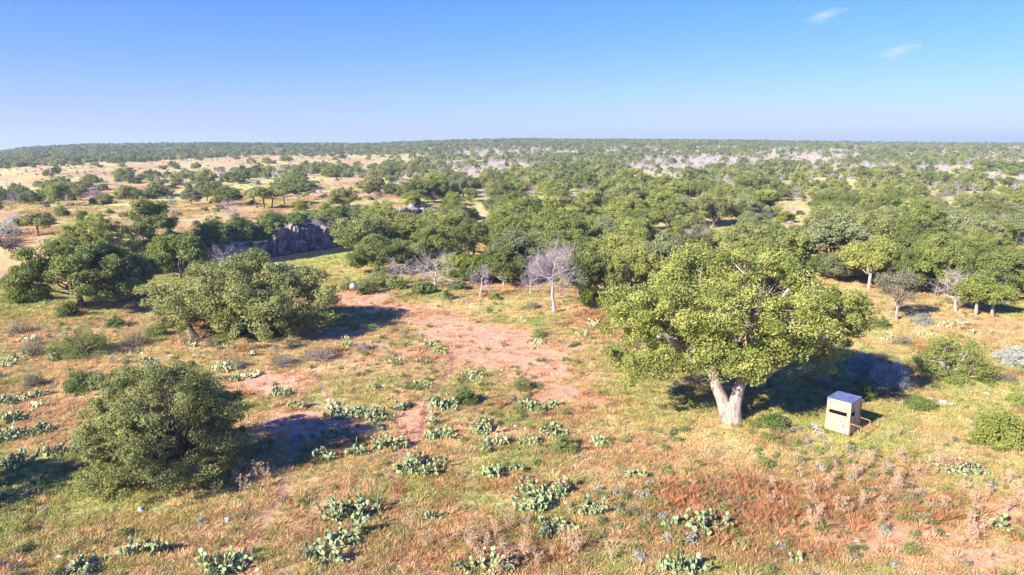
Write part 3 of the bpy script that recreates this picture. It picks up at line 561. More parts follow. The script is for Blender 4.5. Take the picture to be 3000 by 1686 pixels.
def density(px, py, X, Y):
    pt, pb, rm, cf = (np.interp(px, LX, a) for a in (PLAIN_TOP, PLAIN_BOT, RIM, CLIFF))
    n = fbm(X, Y, 45, 201, 3); n2 = fbm(X, Y, 22, 211, 3)
    z = np.zeros(px.shape); oakp, junp, dedp, busp = z.copy(), z.copy(), z.copy(), z.copy()
    far = py < pt
    oakp[far] = (0.72*sstep(.32, .52, n2))[far]; junp[far] = .12; busp[far] = .2; dedp[far] = .03
    plain = (py >= pt) & (py < pb); oakp[plain] = (.14*sstep(.62, .7, n2)+.008)[plain]; busp[plain] = .16
    gul = (py >= pb) & (py < rm); oakp[gul] = (.5*sstep(.32, .55, n2))[gul]; junp[gul] = .12; dedp[gul] = (.30*sstep(.45, .6, 1-n2))[gul]; busp[gul] = .1
    plat = (py >= rm) & (py < cf); oakp[plat] = (.24*sstep(.52, .68, n2))[plat]; busp[plat] = .40; junp[plat] = .04
    slope = (px > 1250) & (py < 535) & (py > 432)
    oakp[slope] = (.55*sstep(.40, .6, n2))[slope]; junp[slope] = .14; dedp[slope] = (.12+.25*sstep(.45, .6, 1-n2))[slope]; busp[slope] = .25
    for (cx, cy, rx, ry, s) in [(2050, 480, 290, 30, .9), (2350, 466, 280, 28, .8), (1540, 490, 190, 19, .75), (1400, 452, 160, 10, .7), (2880, 470, 90, 10, .8), (2600, 500, 140, 16, .5), (1700, 453, 200, 10, .5), (330, 560, 160, 18, .4), (760, 515, 120, 12, .5), (1040, 520, 100, 10, .4)]:
        k = s*(1-sstep(.5, 1.1, np.hypot((px-cx)/rx, (py-cy)/ry)+(n2-.5))); dedp = np.maximum(dedp, k); oakp = oakp*(1-k*.75)
    rk = np.hypot((px-1930)/110, (py-523)/16) < 1; oakp[rk] *= .1; dedp[rk] = .1
    wd = poly(px, py, WOODP); oakp[wd] = ((.22+.6*sstep(.36, .56, n2)+.25*(1-sstep(110, 170, np.hypot(X, Y))))*(1-.5*sstep(2300, 2900, px)*sstep(.4, .6, 1-n)))[wd]; junp[wd] = .13; dedp[wd] = .13; busp[wd] = .3
    for C in CLEAR:
        q = poly(px, py, C); oakp[q] = 0; junp[q] = 0; dedp[q] = 0; busp[q] = .05
    none = (py > cf) & ~wd & ~slope; oakp[none] = junp[none] = dedp[none] = busp[none] = 0
    s, t = seg_sd(X, Y, CREEK); cr = (np.abs(s) < 7) & (t > .2) & (t < .8); oakp[cr & (px < 1050)] = 0; dedp[cr & (px < 1050)] = 0
    return oakp, junp, dedp, busp
rg = np.random.default_rng(99)
CELL = 5.2; gx = np.arange(-1010, 1010, CELL); gy = np.arange(55, 1250, CELL)
SX, SY = np.meshgrid(gx, gy); SX = SX.ravel(); SY = SY.ravel(); SX = SX+rg.uniform(-.46, .46, SX.size)*CELL; SY = SY+rg.uniform(-.46, .46, SY.size)*CELL
k = (np.abs(SX) < SY*0.86+6) & (np.hypot(SX, SY) < 1260); SX = SX[k]; SY = SY[k]; SZ = terrain(SX, SY)
PX, PY = proj(SX, SY, SZ); pr = density(PX, PY, SX, SY); u = rg.random(len(SX))
c0 = pr[0]; c1 = c0+pr[1]; c2 = c1+pr[2]; c3 = c2+pr[3]; tot = np.maximum(c3, 1.0)
kind = np.select([u*tot < c0, u*tot < c1, u*tot < c2, u*tot < c3], [0, 1, 2, 3], -1)
# keep clear of the trees placed by hand
hand = np.array([(o.location.x, o.location.y) for o in COL.objects if o.type == 'EMPTY'])
dh = np.min(np.hypot(SX[:, None]-hand[None, :, 0], SY[:, None]-hand[None, :, 1]), 1); kind[dh < 3.2] = -1
RD = np.hypot(SX, SY)
LIM = {0: 250, 1: 140, 2: 95, 3: 230}
spec = {0: ('live_oak', WOOD, F_OAK), 1: ('juniper', JUNI, F_JUN), 2: ('dead_tree', DEAD, F_DEAD), 3: ('shrub', BUSH, F_BUSH)}
def zone(px, py):
    pt, pb, rm, cf = (float(np.interp(px, LX, a)) for a in (PLAIN_TOP, PLAIN_BOT, RIM, CLIFF))
    if poly(np.array([px]), np.array([py]), WOODP)[0]: return 'wood'
    if px > 1250: return 'slope'
    return 'belt' if py < pt else 'plain' if py < pb else 'draw' if py < rm else 'plateau'
TXT = {0: {'wood': 'green live oak within the dense wood behind the clearing', 'slope': 'dark live oak on the brushy rise beyond the wood', 'belt': 'dark oak in the belt beyond the open plain', 'plain': 'lone oak on the open orange plain', 'draw': 'dark live oak in the shady draw below the plain', 'plateau': 'live oak scattered on the orange plateau above the cliff'},
       1: {'wood': 'rounded green juniper within the dense wood', 'slope': 'rounded juniper on the brushy rise beyond the wood', 'belt': 'rounded juniper in the belt beyond the plain', 'plain': 'rounded juniper on the open orange plain', 'draw': 'rounded dark juniper in the shady draw', 'plateau': 'rounded juniper on the orange plateau above cliff'},
       2: {'wood': 'grey leafless tree within the dense wood', 'slope': 'grey leafless tree on the brushy rise beyond the wood', 'belt': 'grey leafless tree in the far belt', 'plain': 'grey leafless tree on the orange plain', 'draw': 'grey leafless tree in the shady draw', 'plateau': 'grey leafless tree on the orange plateau'},
       3: {'wood': 'low shrub between oaks of the dense wood', 'slope': 'low shrub on the brushy rise beyond the wood', 'belt': 'low shrub in the far belt', 'plain': 'rounded shrub dotting the open orange plain', 'draw': 'low shrub at the edge of the shady draw', 'plateau': 'low pale shrub on the orange plateau above the cliff'}}
ADJ = {0: ['broad green', 'rounded green', 'tall olive', 'flat spreading green', 'upright bright green', 'small yellow-green', 'sparse grey-green', 'tall dark green'], 1: ['yellow-green', 'tall', 'squat'], 2: ['upright', 'wide', 'narrow'], 3: ['green', 'small green', 'silvery', 'grey-brown']}
for d_ in TXT.values():
    for k_ in d_:
        for w_ in ('green live', 'dark live', 'dark oak', 'lone xx', 'rounded green', 'rounded dark', 'low pale'):
            d_[k_] = d_[k_].replace(w_, w_.split()[1] if w_ != 'low pale' and w_[:7] != 'rounded' else w_.split()[0], 1)
stuff_pts = {0: [], 2: []}
for kd in range(4):
    ii = np.where(kind == kd)[0]; ii = ii[np.argsort(RD[ii])]; vis = np.abs(SX[ii]) < SY[ii]*0.80; near = ii[vis][:LIM[kd]]; rest = np.setdiff1d(ii, near)
    nm, A, F = spec[kd]
    for i in near:
        v_ = int(rg.integers(len(A)))
        if kd == 1 and v_ == 0 and rg.random() < .5: v_ = 1
        a = A[v_]; adj = ADJ[kd][v_]
        zn = zone(PX[i], PY[i]); s = rg.uniform(.52, 1.05)*(1 if zn == 'wood' or kd == 3 else .82)
        place(a, nm, adj+' '+TXT[kd][zn], {0: 'tree', 1: 'juniper', 2: 'dead tree', 3: 'shrub'}[kd], (SX[i], SY[i], SZ[i]-.05), rg.uniform(0, 6.28), (s*rg.uniform(.9, 1.1), s, s*rg.uniform(.88, 1.08)), adj+' '+nm.replace('_', ' ')+'s of the '+zn)
    for i in rest:
        stuff_pts[2 if kd == 2 else 0].append((SX[i], SY[i], SZ[i]-.1, kd, rg.integers(len(F)), rg.uniform(.42, .92)))

# ------------------------------------------------------------------ uncountable far growth and grass: one object each
def scatter(name, P, rot, scl, idx, sources, cols=None):
    sub = bpy.data.collections.new(name+'_kinds')
    for i, me in enumerate(sources):
        sub.objects.link(bpy.data.objects.new('%s_kind_%02d' % (name, i), me))
    me = bpy.data.meshes.new(name); P = np.asarray(P, np.float32); me.vertices.add(len(P)); me.vertices.foreach_set('co', P.ravel())
    a = me.attributes.new('rz', 'FLOAT', 'POINT'); a.data.foreach_set('value', np.asarray(rot, np.float32))
    a = me.attributes.new('sc', 'FLOAT', 'POINT'); a.data.foreach_set('value', np.asarray(scl, np.float32))
    a = me.attributes.new('ki', 'INT', 'POINT'); a.data.foreach_set('value', np.asarray(idx, np.int32))
    if cols is not None:
        a = me.attributes.new('tcol', 'FLOAT_COLOR', 'POINT'); a.data.foreach_set('color', np.c_[cols, np.ones(len(cols))].astype(np.float32).ravel())
    o = obj(name, me); ng = bpy.data.node_groups.new(name, 'GeometryNodeTree')
    ng.interface.new_socket('Geometry', in_out='INPUT', socket_type='NodeSocketGeometry'); ng.interface.new_socket('Geometry', in_out='OUTPUT', socket_type='NodeSocketGeometry')
    gi = ng.nodes.new('NodeGroupInput'); go = ng.nodes.new('NodeGroupOutput'); L = ng.links
    ip = ng.nodes.new('GeometryNodeInstanceOnPoints'); ci = ng.nodes.new('GeometryNodeCollectionInfo'); ci.inputs['Collection'].default_value = sub
    ci.inputs['Separate Children'].default_value = True; ci.inputs['Reset Children'].default_value = True
    def attr(n, t):
        q = ng.nodes.new('GeometryNodeInputNamedAttribute'); q.data_type = t; q.inputs['Name'].default_value = n; return q.outputs['Attribute']
    cx = ng.nodes.new('ShaderNodeCombineXYZ'); L.new(attr('rz', 'FLOAT'), cx.inputs['Z'])
    e2r = ng.nodes.new('FunctionNodeEulerToRotation'); L.new(cx.outputs[0], e2r.inputs[0])
    L.new(gi.outputs[0], ip.inputs['Points']); L.new(ci.outputs[0], ip.inputs['Instance']); ip.inputs['Pick Instance'].default_value = True
    L.new(attr('ki', 'INT'), ip.inputs['Instance Index']); L.new(e2r.outputs[0], ip.inputs['Rotation']); L.new(attr('sc', 'FLOAT'), ip.inputs['Scale']); L.new(ip.outputs[0], go.inputs[0])
    md = o.modifiers.new('scatter', 'NODES'); md.node_group = ng
    return o
q = np.array(stuff_pts[0], float); off = np.array([0, len(F_OAK), 0, len(F_OAK)+len(F_JUN)])
o = scatter('woodland', q[:, :3], rg.uniform(0, 6.28, len(q)), q[:, 5], off[q[:, 3].astype(int)]+q[:, 4].astype(int), F_OAK+F_JUN+F_BUSH)
tag(o, 'far oak and juniper woodland spreading to the horizon', 'woodland', kind='stuff')
q = np.array(stuff_pts[2], float)
o = scatter('dead_brush', q[:, :3], rg.uniform(0, 6.28, len(q)), q[:, 5], q[:, 4].astype(int), F_DEAD)
tag(o, 'far grey lavender belts of dead leafless brush on the rise', 'brush', kind='stuff')
# ------------------------------------------------------------------ cliff of limestone blocks on the far side of the creek
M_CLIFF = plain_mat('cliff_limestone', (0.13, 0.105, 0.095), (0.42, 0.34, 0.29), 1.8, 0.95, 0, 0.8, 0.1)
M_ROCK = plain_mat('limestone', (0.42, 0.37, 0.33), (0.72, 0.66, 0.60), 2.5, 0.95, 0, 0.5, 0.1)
def rock_mesh(seed, flat=0.6, n=2, mt=None, rough=0.28):
    import bmesh
    r = np.random.default_rng(seed); bm = bmesh.new(); bmesh.ops.create_icosphere(bm, subdivisions=n, radius=0.5)
    dirs = unit(r.normal(size=(9, 3))); cut = 0.28+0.17*r.random(9)
    for v in bm.verts:
        p = np.array(v.co)
        for d, c in zip(dirs, cut):
            e = p @ d
            if e > c: p = p-d*(e-c)*0.9
        v.co = Vector(p*np.array([1, 0.8, flat])*(1+rough*0.25*r.normal()))
    me = bpy.data.meshes.new('rock'); bm.to_mesh(me); bm.free(); me.materials.append(mt or M_ROCK); return me
def block_mesh(seed):
    import bmesh
    r = np.random.default_rng(seed); bm = bmesh.new(); bmesh.ops.create_cube(bm, size=1.0); bmesh.ops.subdivide_edges(bm, edges=bm.edges[:], cuts=2, use_grid_fill=True)
    for v in bm.verts:
        v.co = Vector(np.array(v.co)*(1-0.10*(np.linalg.norm(np.array(v.co)) > .72)) + r.normal(size=3)*0.085)
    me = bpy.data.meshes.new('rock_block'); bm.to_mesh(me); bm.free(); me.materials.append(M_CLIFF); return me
BLK = [block_mesh(400+i) for i in range(7)]
rc = np.random.default_rng(31)
cl = np.array([(-52.0, 98.5), (-47.5, 102.5), (-43.0, 108.5), (-36, 119.5), (-26, 133.5), (-14, 147)]); seg = np.linalg.norm(np.diff(cl, axis=0), axis=1); cum = np.concatenate([[0], np.cumsum(seg)])
cx0, cy0 = cl[2]
cliff = thing('cliff', 'weathered limestone cliff rising from the dark creek', 'cliff', (cx0, cy0, -3.3)); cliff['kind'] = 'structure'
s = 0.0
while s < cum[-1]-1.0:
    wd = rc.uniform(0.5, 1.9); m_ = np.array([np.interp(s+wd/2, cum, cl[:, 0]), np.interp(s+wd/2, cum, cl[:, 1])]); i = min(np.searchsorted(cum, s+wd/2)-1, len(seg)-1)
    td_ = (cl[i+1]-cl[i])/seg[i]; nd_ = np.array([td_[1], -td_[0]]); push = rc.uniform(-1.0, .9); z = -3.5; hh = (3.4+0.8*math.sin(s*.35)+rc.uniform(-.4, .5))*np.interp(s, [0, 6, 11, 30, cum[-1]-12, cum[-1]], [.25, .55, 1, .95, .6, .3])
    while z < hh-3.2:
        h = min(rc.uniform(.8, 3.0), max(hh-3.0-z, .5)); c = m_ - nd_*(0.25*(z+3.5)*0.3) + nd_*(1.5+push+rc.uniform(-.25, .25))
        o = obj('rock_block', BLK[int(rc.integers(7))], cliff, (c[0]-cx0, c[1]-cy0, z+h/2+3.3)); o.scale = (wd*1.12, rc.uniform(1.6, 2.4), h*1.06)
        o.rotation_euler = (rc.normal()*.10, rc.normal()*.09, math.atan2(td_[1], td_[0])+rc.normal()*.3); z += h
    s += wd*.92
# fallen boulders along the creek
for i, (px, py, w) in enumerate([(760, 725, 34), (700, 742, 40), (735, 715, 26), (655, 752, 30), (1075, 690, 24), (800, 718, 20), (690, 715, 24), (1210, 617, 26), (1180, 620, 20), (1240, 622, 18)]):
    x, y, z = ground(px, py); sc_ = w/ppm(x, y, z)*1.6
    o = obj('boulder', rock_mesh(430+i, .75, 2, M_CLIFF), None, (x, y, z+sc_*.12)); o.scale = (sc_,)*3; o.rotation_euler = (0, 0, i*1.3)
    tag(o, 'pale limestone boulder fallen along the creek', 'boulder', 'boulders along the creek')

# ------------------------------------------------------------------ hunting blind
M_CREAM = plain_mat('cream_paint', (0.46, 0.36, 0.175), (0.54, 0.435, 0.23), 2.0, 0.6, 0, 0.05)
M_TAPE = plain_mat('grey_stripe', (0.18, 0.18, 0.21), (0.30, 0.30, 0.33), 8.0, 0.6)
M_ROOF = plain_mat('galvanised_roof', (0.20, 0.23, 0.30), (0.36, 0.40, 0.48), 5.0, 0.35, 0.6)
M_RUST = plain_mat('rusty_pipe', (0.30, 0.105, 0.045), (0.52, 0.24, 0.11), 12.0, 0.75)
M_SLIT_SHADE = plain_mat('slit_shade_black', (0.006, 0.005, 0.007), (0.012, 0.010, 0.014), 3.0, 0.9, 0, 0, 0.05)  # near-black colour painted in for the shade inside the blind
hx, hy, hz = ground(2484, 1284); ux = np.array([-0.68, 0.73]); uy = np.array([0.73, 0.68])    # along the front wall, along the side wall
WF, WS, HB, LG = 1.18, 1.30, 1.68, 0.16
yaw = math.atan2(-ux[1], -ux[0])                        # local x runs along the front wall towards the near corner
ctrp = np.array([hx, hy]) + ux*WF/2 + uy*WS/2
bl = thing('hunting_blind', 'cream box hunting blind with grey stripes and rusty pipe frame under the largest oak', 'hunting blind', (ctrp[0], ctrp[1], hz), yaw)
def part(name, fn, mt, parent):
    q = MB(); fn(q); return obj(name, q.mesh(name, [mt]), parent)
t = .03; fx, sy = WF/2, WS/2; z0, z1 = LG, LG+HB; w0, w1 = LG+.92, LG+1.13
# front wall at local y = -sy, side wall (to the viewer's other side) at x = +fx
def front(q):
    q.box((-fx, -sy, z0), (fx, -sy+t, w0)); q.box((-fx, -sy, w1), (fx, -sy+t, z1)); q.box((-fx, -sy, w0), (-fx+.13, -sy+t, w1)); q.box((fx-.16, -sy, w0), (fx, -sy+t, w1))
def side(q):
    q.box((fx-t, -sy+t, z0), (fx, sy-t, w0)); q.box((fx-t, -sy+t, w1), (fx, sy-t, z1)); q.box((fx-t, -sy+t, w0), (fx, -sy+.14, w1)); q.box((fx-t, -sy+.62, w0), (fx, sy-t, w1))
fw_ = part('front_wall', front, M_CREAM, bl); sw_ = part('side_wall', side, M_CREAM, bl)
part('back_wall', lambda q: q.box((-fx, sy-t, z0), (fx, sy, z1)), M_CREAM, bl); part('side_wall', lambda q: q.box((-fx, -sy+t, z0), (-fx+t, sy-t, z1)), M_CREAM, bl)
part('slit_shade_panel', lambda q: q.box((-fx+.12, -sy+.045, w0-.02), (fx-.15, -sy+.06, w1+.02)), M_SLIT_SHADE, bl); part('slit_shade_panel', lambda q: q.box((fx-.06, -sy+.13, w0-.02), (fx-.045, -sy+.63, w1+.02)), M_SLIT_SHADE, bl)  # black sheets behind the wall cut-outs, painted to read as interior shade
part('floor_pan', lambda q: q.box((-fx+t, -sy+t, z0), (fx-t, sy-t, z0+.03)), M_RUST, bl)
def stripe(q, axis, a0, b0, a1, b1, w):
    d = np.array([a1-a0, b1-b0]); n_ = np.array([-d[1], d[0]])/np.linalg.norm(d)*w/2
    pts = [np.array([a0, b0])+n_, np.array([a0, b0])-n_, np.array([a1, b1])-n_, np.array([a1, b1])+n_]
    V = []
    for off in (0.003, 0.009):
        for a, b_ in pts: V.append((a, -sy-off, b_) if axis == 'f' else (fx+off, a, b_))
    q.add(V, [(0, 1, 2, 3), (7, 6, 5, 4), (0, 4, 5, 1), (1, 5, 6, 2), (2, 6, 7, 3), (3, 7, 4, 0)])
for (ax, p_) in [('f', (-fx+.08, z1-.02, -.13, w1+.01)), ('f', (.02, w0-.01, fx-.1, z0+.03)), ('s', (-sy+.08, z1-.02, -.22, w1+.01)), ('s', (-.12, w0-.01, sy-.25, z0+.04))]:
    part('stripe', lambda q: stripe(q, ax, *p_, .15), M_TAPE, fw_ if ax == 'f' else sw_)
for sx_, sy_ in ((-1, -1), (1, -1), (1, 1), (-1, 1)):
    part('corner_plate', lambda q: q.box((min(sx_*(fx-.09), sx_*(fx+.006)), min(sy_*(sy-.09), sy_*(sy+.006)), z1-.13), (max(sx_*(fx-.09), sx_*(fx+.006)), max(sy_*(sy-.09), sy_*(sy+.006)), z1+.002)), M_TAPE, bl)
part('roof', lambda q: (q.box((-fx-.015, -sy-.015, z1+.004), (fx+.015, sy+.015, z1+.035)),), M_ROOF, bl)
for sx_, sy_ in ((-1, -1), (1, -1), (1, 1), (-1, 1)):
    part('leg', lambda q: q.tube([(sx_*(fx-.03), sy_*(sy-.03), -.12), (sx_*(fx-.03), sy_*(sy-.03), z0)], [.028, .028], 8), M_RUST, bl)
def skid(y):
    X0 = fx+.03
    return lambda q: [q.tube(P, [.021]*len(P), 8) for P in ([(X0, y, -.05), (X0, y, .80)], [(X0, y, .78), (X0+.52, y, .74)], [(X0+.52, y, .76), (X0+.52, y, -.06)], [(X0, y, .05), (X0+.52, y, .02)])]
part('pipe_frame', skid(-sy+.03), M_RUST, bl); part('pipe_frame', skid(sy-.03), M_RUST, bl)
part('corner_post', lambda q: q.tube([(fx+.025, sy-.0, -.1), (fx+.025, sy-.0, z1-.08)], [.022, .022], 8), M_RUST, bl)
part('cross_pipe', lambda q: q.tube([(fx+.53, -sy+.03, .45), (fx+.53, sy-.03, .45)], [.012, .012], 6), M_RUST, bl)
part('latch_bar', lambda q: q.tube([(fx+.02, sy-.34, z1-.16), (fx+.07, sy+.12, z1-.13)], [.018, .018], 6), M_ROOF, bl)

# ------------------------------------------------------------------ game feeder
M_TIN = plain_mat('tin', (0.30, 0.28, 0.25), (0.44, 0.41, 0.36), 3.0, 0.5, 0.3)
M_PANEL = plain_mat('panel_black', (0.02, 0.02, 0.03), (0.05, 0.05, 0.07), 6.0, 0.2)
fx_, fy_, fz_ = ground(1036, 869)
fd = thing('game_feeder', 'round tin game feeder on tall legs over a bare soil patch', 'game feeder', (fx_, fy_, fz_), .3)
q = MB(); prof = [(.02, .62), (.10, .64), (.30, .82), (.36, .84), (.36, 1.06), (.345, 1.09), (.27, 1.24), (.12, 1.36), (.02, 1.38)]; a = np.arange(20)/20*2*np.pi
V = np.concatenate([np.c_[r_*np.cos(a), r_*np.sin(a), np.full(20, z_)] for r_, z_ in prof]); Q = [(i*20+j, i*20+(j+1) % 20, (i+1)*20+(j+1) % 20, (i+1)*20+j) for i in range(len(prof)-1) for j in range(20)]
q.add(V, Q); obj('tank', q.mesh('tank', [M_TIN], smooth=True), fd)
for i in range(4):
    an = i*math.pi/2+.4; part('leg', lambda q: q.tube([(.42*math.cos(an), .42*math.sin(an), -.08), (.37*math.cos(an), .37*math.sin(an), 1.0)], [.022, .02], 7), M_RUST, fd)
part('leg_ring', lambda q: q.tube([(.385*math.cos(x), .385*math.sin(x), .86) for x in np.linspace(0, 2*math.pi, 21)], [.016]*21, 5, False), M_RUST, fd)
part('spinner_box', lambda q: (q.box((-.09, -.09, .48), (.09, .09, .62)), q.tube([(0, 0, .42), (0, 0, .44)], [.16, .16], 12)), M_TIN, fd)
part('lid_handle', lambda q: q.tube([(.05, 0, 1.36), (.16, .02, 1.50), (.34, .02, 1.46)], [.02, .02, .02], 6), M_PANEL, fd)
R_ = np.array([[math.cos(.7), 0, math.sin(.7)], [0, 1, 0], [-math.sin(.7), 0, math.cos(.7)]])
q = MB(); q.box((-.17, -.14, 0), (.17, .14, .02), R_); o = obj('solar_panel', q.mesh('solar_panel', [M_PANEL]), fd, (.42, .0, 1.28))
part('panel_bracket', lambda q: q.tube([(.28, 0, 1.2), (.42, 0, 1.28)], [.014, .014], 6), M_RUST, fd)
part('varmint_guard', lambda q: q.box((.2, -.2, .985), (.62, .2, 1.0)), M_TIN, fd)

# ------------------------------------------------------------------ prickly pears
def cactus_mat(name, c0, c1, c2):
    m, nt, out = mat(name); oi = N(nt, 'ShaderNodeObjectInfo'); tc = N(nt, 'ShaderNodeTexCoord')
    at_ = N(nt, 'ShaderNodeAttribute'); at_.attribute_name = 'tint'
    no = N(nt, 'ShaderNodeTexNoise'); no.inputs['Scale'].default_value = 9; nt.links.new(tc.outputs['Object'], no.inputs['Vector'])
    f = math_n(nt, 'ADD', math_n(nt, 'ADD', math_n(nt, 'MULTIPLY', oi.outputs['Random'], .45), math_n(nt, 'MULTIPLY', at_.outputs['Fac'], .45)), math_n(nt, 'MULTIPLY', no.outputs['Fac'], .25))
    c = ramp(nt, f, [(.15, c0), (.5, c1), (.85, c2)]); b = N(nt, 'ShaderNodeBsdfPrincipled'); b.inputs['Roughness'].default_value = .5; b.inputs['Specular IOR Level'].default_value = .35
    vo = N(nt, 'ShaderNodeTexVoronoi'); vo.inputs['Scale'].default_value = 24; nt.links.new(tc.outputs['Object'], vo.inputs['Vector'])
    x = N(nt, 'ShaderNodeMix', data_type='RGBA'); nt.links.new(math_n(nt, 'LESS_THAN', vo.outputs['Distance'], .16), x.inputs[0]); nt.links.new(c, x.inputs[6]); x.inputs[7].default_value = (.55, .48, .30, 1)
    nt.links.new(x.outputs[2], b.inputs['Base Color']); nt.links.new(b.outputs[0], out.inputs[0]); return m
M_CACT = cactus_mat('cactus_pad', (.15, .20, .085), (.31, .36, .155), (.53, .52, .25))
M_FRUIT = plain_mat('cactus_fruit', (.35, .02, .05), (.5, .05, .09), 5, .5)
# one unit pad: base at the origin, grows along +z, flat in x-z
def pad_geo(k=10, asp=.82):
    a = np.arange(k)/k*2*np.pi; x = asp*.5*np.sin(a)*(1-.18*np.cos(a+np.pi)*-1*.6); z = .5-.5*np.cos(a); x = asp*.5*np.sin(a)*(.80+.26*z)
    o_ = np.c_[x, np.zeros(k), z]; i1 = o_*np.array([.72, 0, .72])+np.array([0, .055, .14]); i2 = i1*np.array([1, -1, 1])
    V = np.concatenate([o_, i1, i2, [[0, .07, .5], [0, -.07, .5]]]); Q = []; T = []
    for j in range(k):
        n_ = (j+1) % k; Q += [(j, n_, k+n_, k+j), (n_, j, 2*k+j, 2*k+n_)]; T += [(k+j, k+n_, 3*k), (2*k+n_, 2*k+j, 3*k+1)]
    return V, np.array(Q), np.array(T)
PV, PQ, PT = pad_geo()
PADM = [mk_mesh('pad', PV*np.array([sx, 1, 1]), [PQ, PT], [M_CACT], smooth=True) for sx in (1, .88, 1.1)]
from mathutils import Matrix, Euler
def grow_pads(seed, W, H, Dp, n):
    """list of (matrix, size): a thicket of jointed pads, W wide, H high"""
    r = random.Random(seed); pads = []; front_ = []
    while len(pads) < n:
        if not front_ or r.random() < .40:
            a = r.random()*6.283; q = math.sqrt(r.random()); x, y = q*W*.44*math.cos(a), q*Dp*.40*math.sin(a); s = r.uniform(.18, .29); hmax = H*(1.05-.6*q*q)*r.uniform(.75, 1.1)
            M = Matrix.Translation((x, y, -.03)) @ Euler((r.gauss(0, .3), r.gauss(0, .3), r.random()*6.283)).to_matrix().to_4x4(); lev = 0
        else:
            k_ = r.randrange(len(front_)); Mp, sp_, hmax, lev = front_[k_]
            if r.random() < .35: front_.pop(k_)
            an = r.gauss(0, .75); ez = .5+.46*math.cos(an); ex = .40*math.sin(an)
            s = sp_*r.uniform(.82, 1.06); M = Mp @ Matrix.Translation((ex*sp_, 0, ez*sp_)) @ Euler((r.gauss(0, .32), an*.75, r.gauss(0, .9)), 'XYZ').to_matrix().to_4x4(); lev += 1
        top = (M @ Vector((0, 0, s))).z
        if top < .06 or (M.translation.z < -.05): continue
        pads.append((M, s))
        if top < hmax: front_.append((M, s, hmax, lev))
    return pads
CACT = [(1230,1392,155,80,'largest dense pale prickly pear beside the bend of the trail'),(1150,1322,130,45,'shaded prickly pear thicket touching the largest dense pale one'),(1020,1525,190,78,'broad prickly pear thicket beside the lower trail'),
        (1015,1600,120,62,'loose prickly pear between broad thicket and leafy clump by the trail'),(955,1655,120,60,'prickly pear clump at the lower end of the broad thicket'),(1590,1462,150,78,'tall spreading prickly pear with red fruit in rust grass'),
        (1560,1505,130,45,'low prickly pear skirt below the tall fruiting one'),(1450,1402,80,40,None),(1520,1382,40,22,None),(1722,1512,110,45,None),(1628,1562,110,50,None),(1270,1532,52,30,None),(2040,1572,200,66,'wide prickly pear mound surrounded by rust-brown grass'),
        (1985,1684,150,62,None),(2335,1658,50,26,None),(1430,1684,190,55,'prickly pear row with red fruit among dry weeds'),(655,1684,140,62,None),(430,1632,140,50,None),(250,1686,95,42,None),(1862,1406,60,25,None),(42,1382,110,55,None),
        (180,1342,105,45,'prickly pear with red fruit beside pale rocks'),(15,1305,70,55,None),(112,1278,100,36,None),(42,1242,80,45,None),(25,1195,85,50,None),(88,1172,75,26,None),(1015,1232,110,50,'dark prickly pear thicket in the shade of the round olive oak'),
        (1112,1238,95,40,None),(1170,1206,60,28,None),(1300,1208,100,50,'bushy prickly pear next to the small dark round shrub'),(1265,1247,42,25,None),(1290,1292,90,40,None),(1418,1278,85,46,'red-fruited prickly pear beside bare pebbly patch'),
        (1458,1312,80,35,None),(1555,1308,80,30,None),(1622,1282,95,46,'red-fruited prickly pear against bright mesquite seedling'),(1757,1312,42,32,None),(990,1287,90,36,None),(945,1357,85,36,None),(1045,1340,80,32,None),(822,1167,70,35,None),(870,1202,70,26,None),
        (2830,1395,165,34,'long low row of pale prickly pear pads with red fruit'),(1580,1208,115,36,None),(690,1120,40,16,None),(2925,1560,50,40,None)]
FRUIT = {5, 15, 21, 33, 36, 43}
SMALL = [(1390,1112,80,32),(1245,1142,60,26),(1100,1147,60,22),(1160,1072,62,24),(1240,1072,52,22),(1020,1022,62,24),(1015,1002,42,16),(1255,1017,75,22),(1290,1042,52,18),(650,1088,110,42),(740,1107,62,26),(440,1068,62,32),(165,1058,52,36),(25,1075,55,52),
         (100,1200,40,22),(725,1047,42,22),(1570,1012,62,26),(1740,958,50,26),(1702,988,42,20),(1567,1027,30,16),(2790,962,100,26),(2872,984,90,22),(2702,988,42,22),(400,1040,60,26),(1530,945,40,18),(90,1005,60,26),(300,1000,60,22),(560,1020,40,18),(980,1195,50,22),(1105,1260,60,26),(2600,1000,40,20)]
cg = 'prickly pears of the open ground'
pal = []
def flush(me_pads, r):
    V = []; Q = []; T = []; tn = []; n_ = 0
    for M, s_ in me_pads:
        A = np.array(M)[:3, :3]*s_; V.append(PV @ A.T + np.array(M.translation)); Q.append(PQ+n_); T.append(PT+n_); n_ += len(PV); tn.append(r.random())
    tint = np.concatenate([np.repeat(tn, len(PQ)), np.repeat(tn, len(PT))]); return mk_mesh('pads', np.concatenate(V), [np.concatenate(Q), np.concatenate(T)], [M_CACT], attrs={'tint': ('FACE', 'FLOAT', tint)}, smooth=True)
rp = random.Random(3)
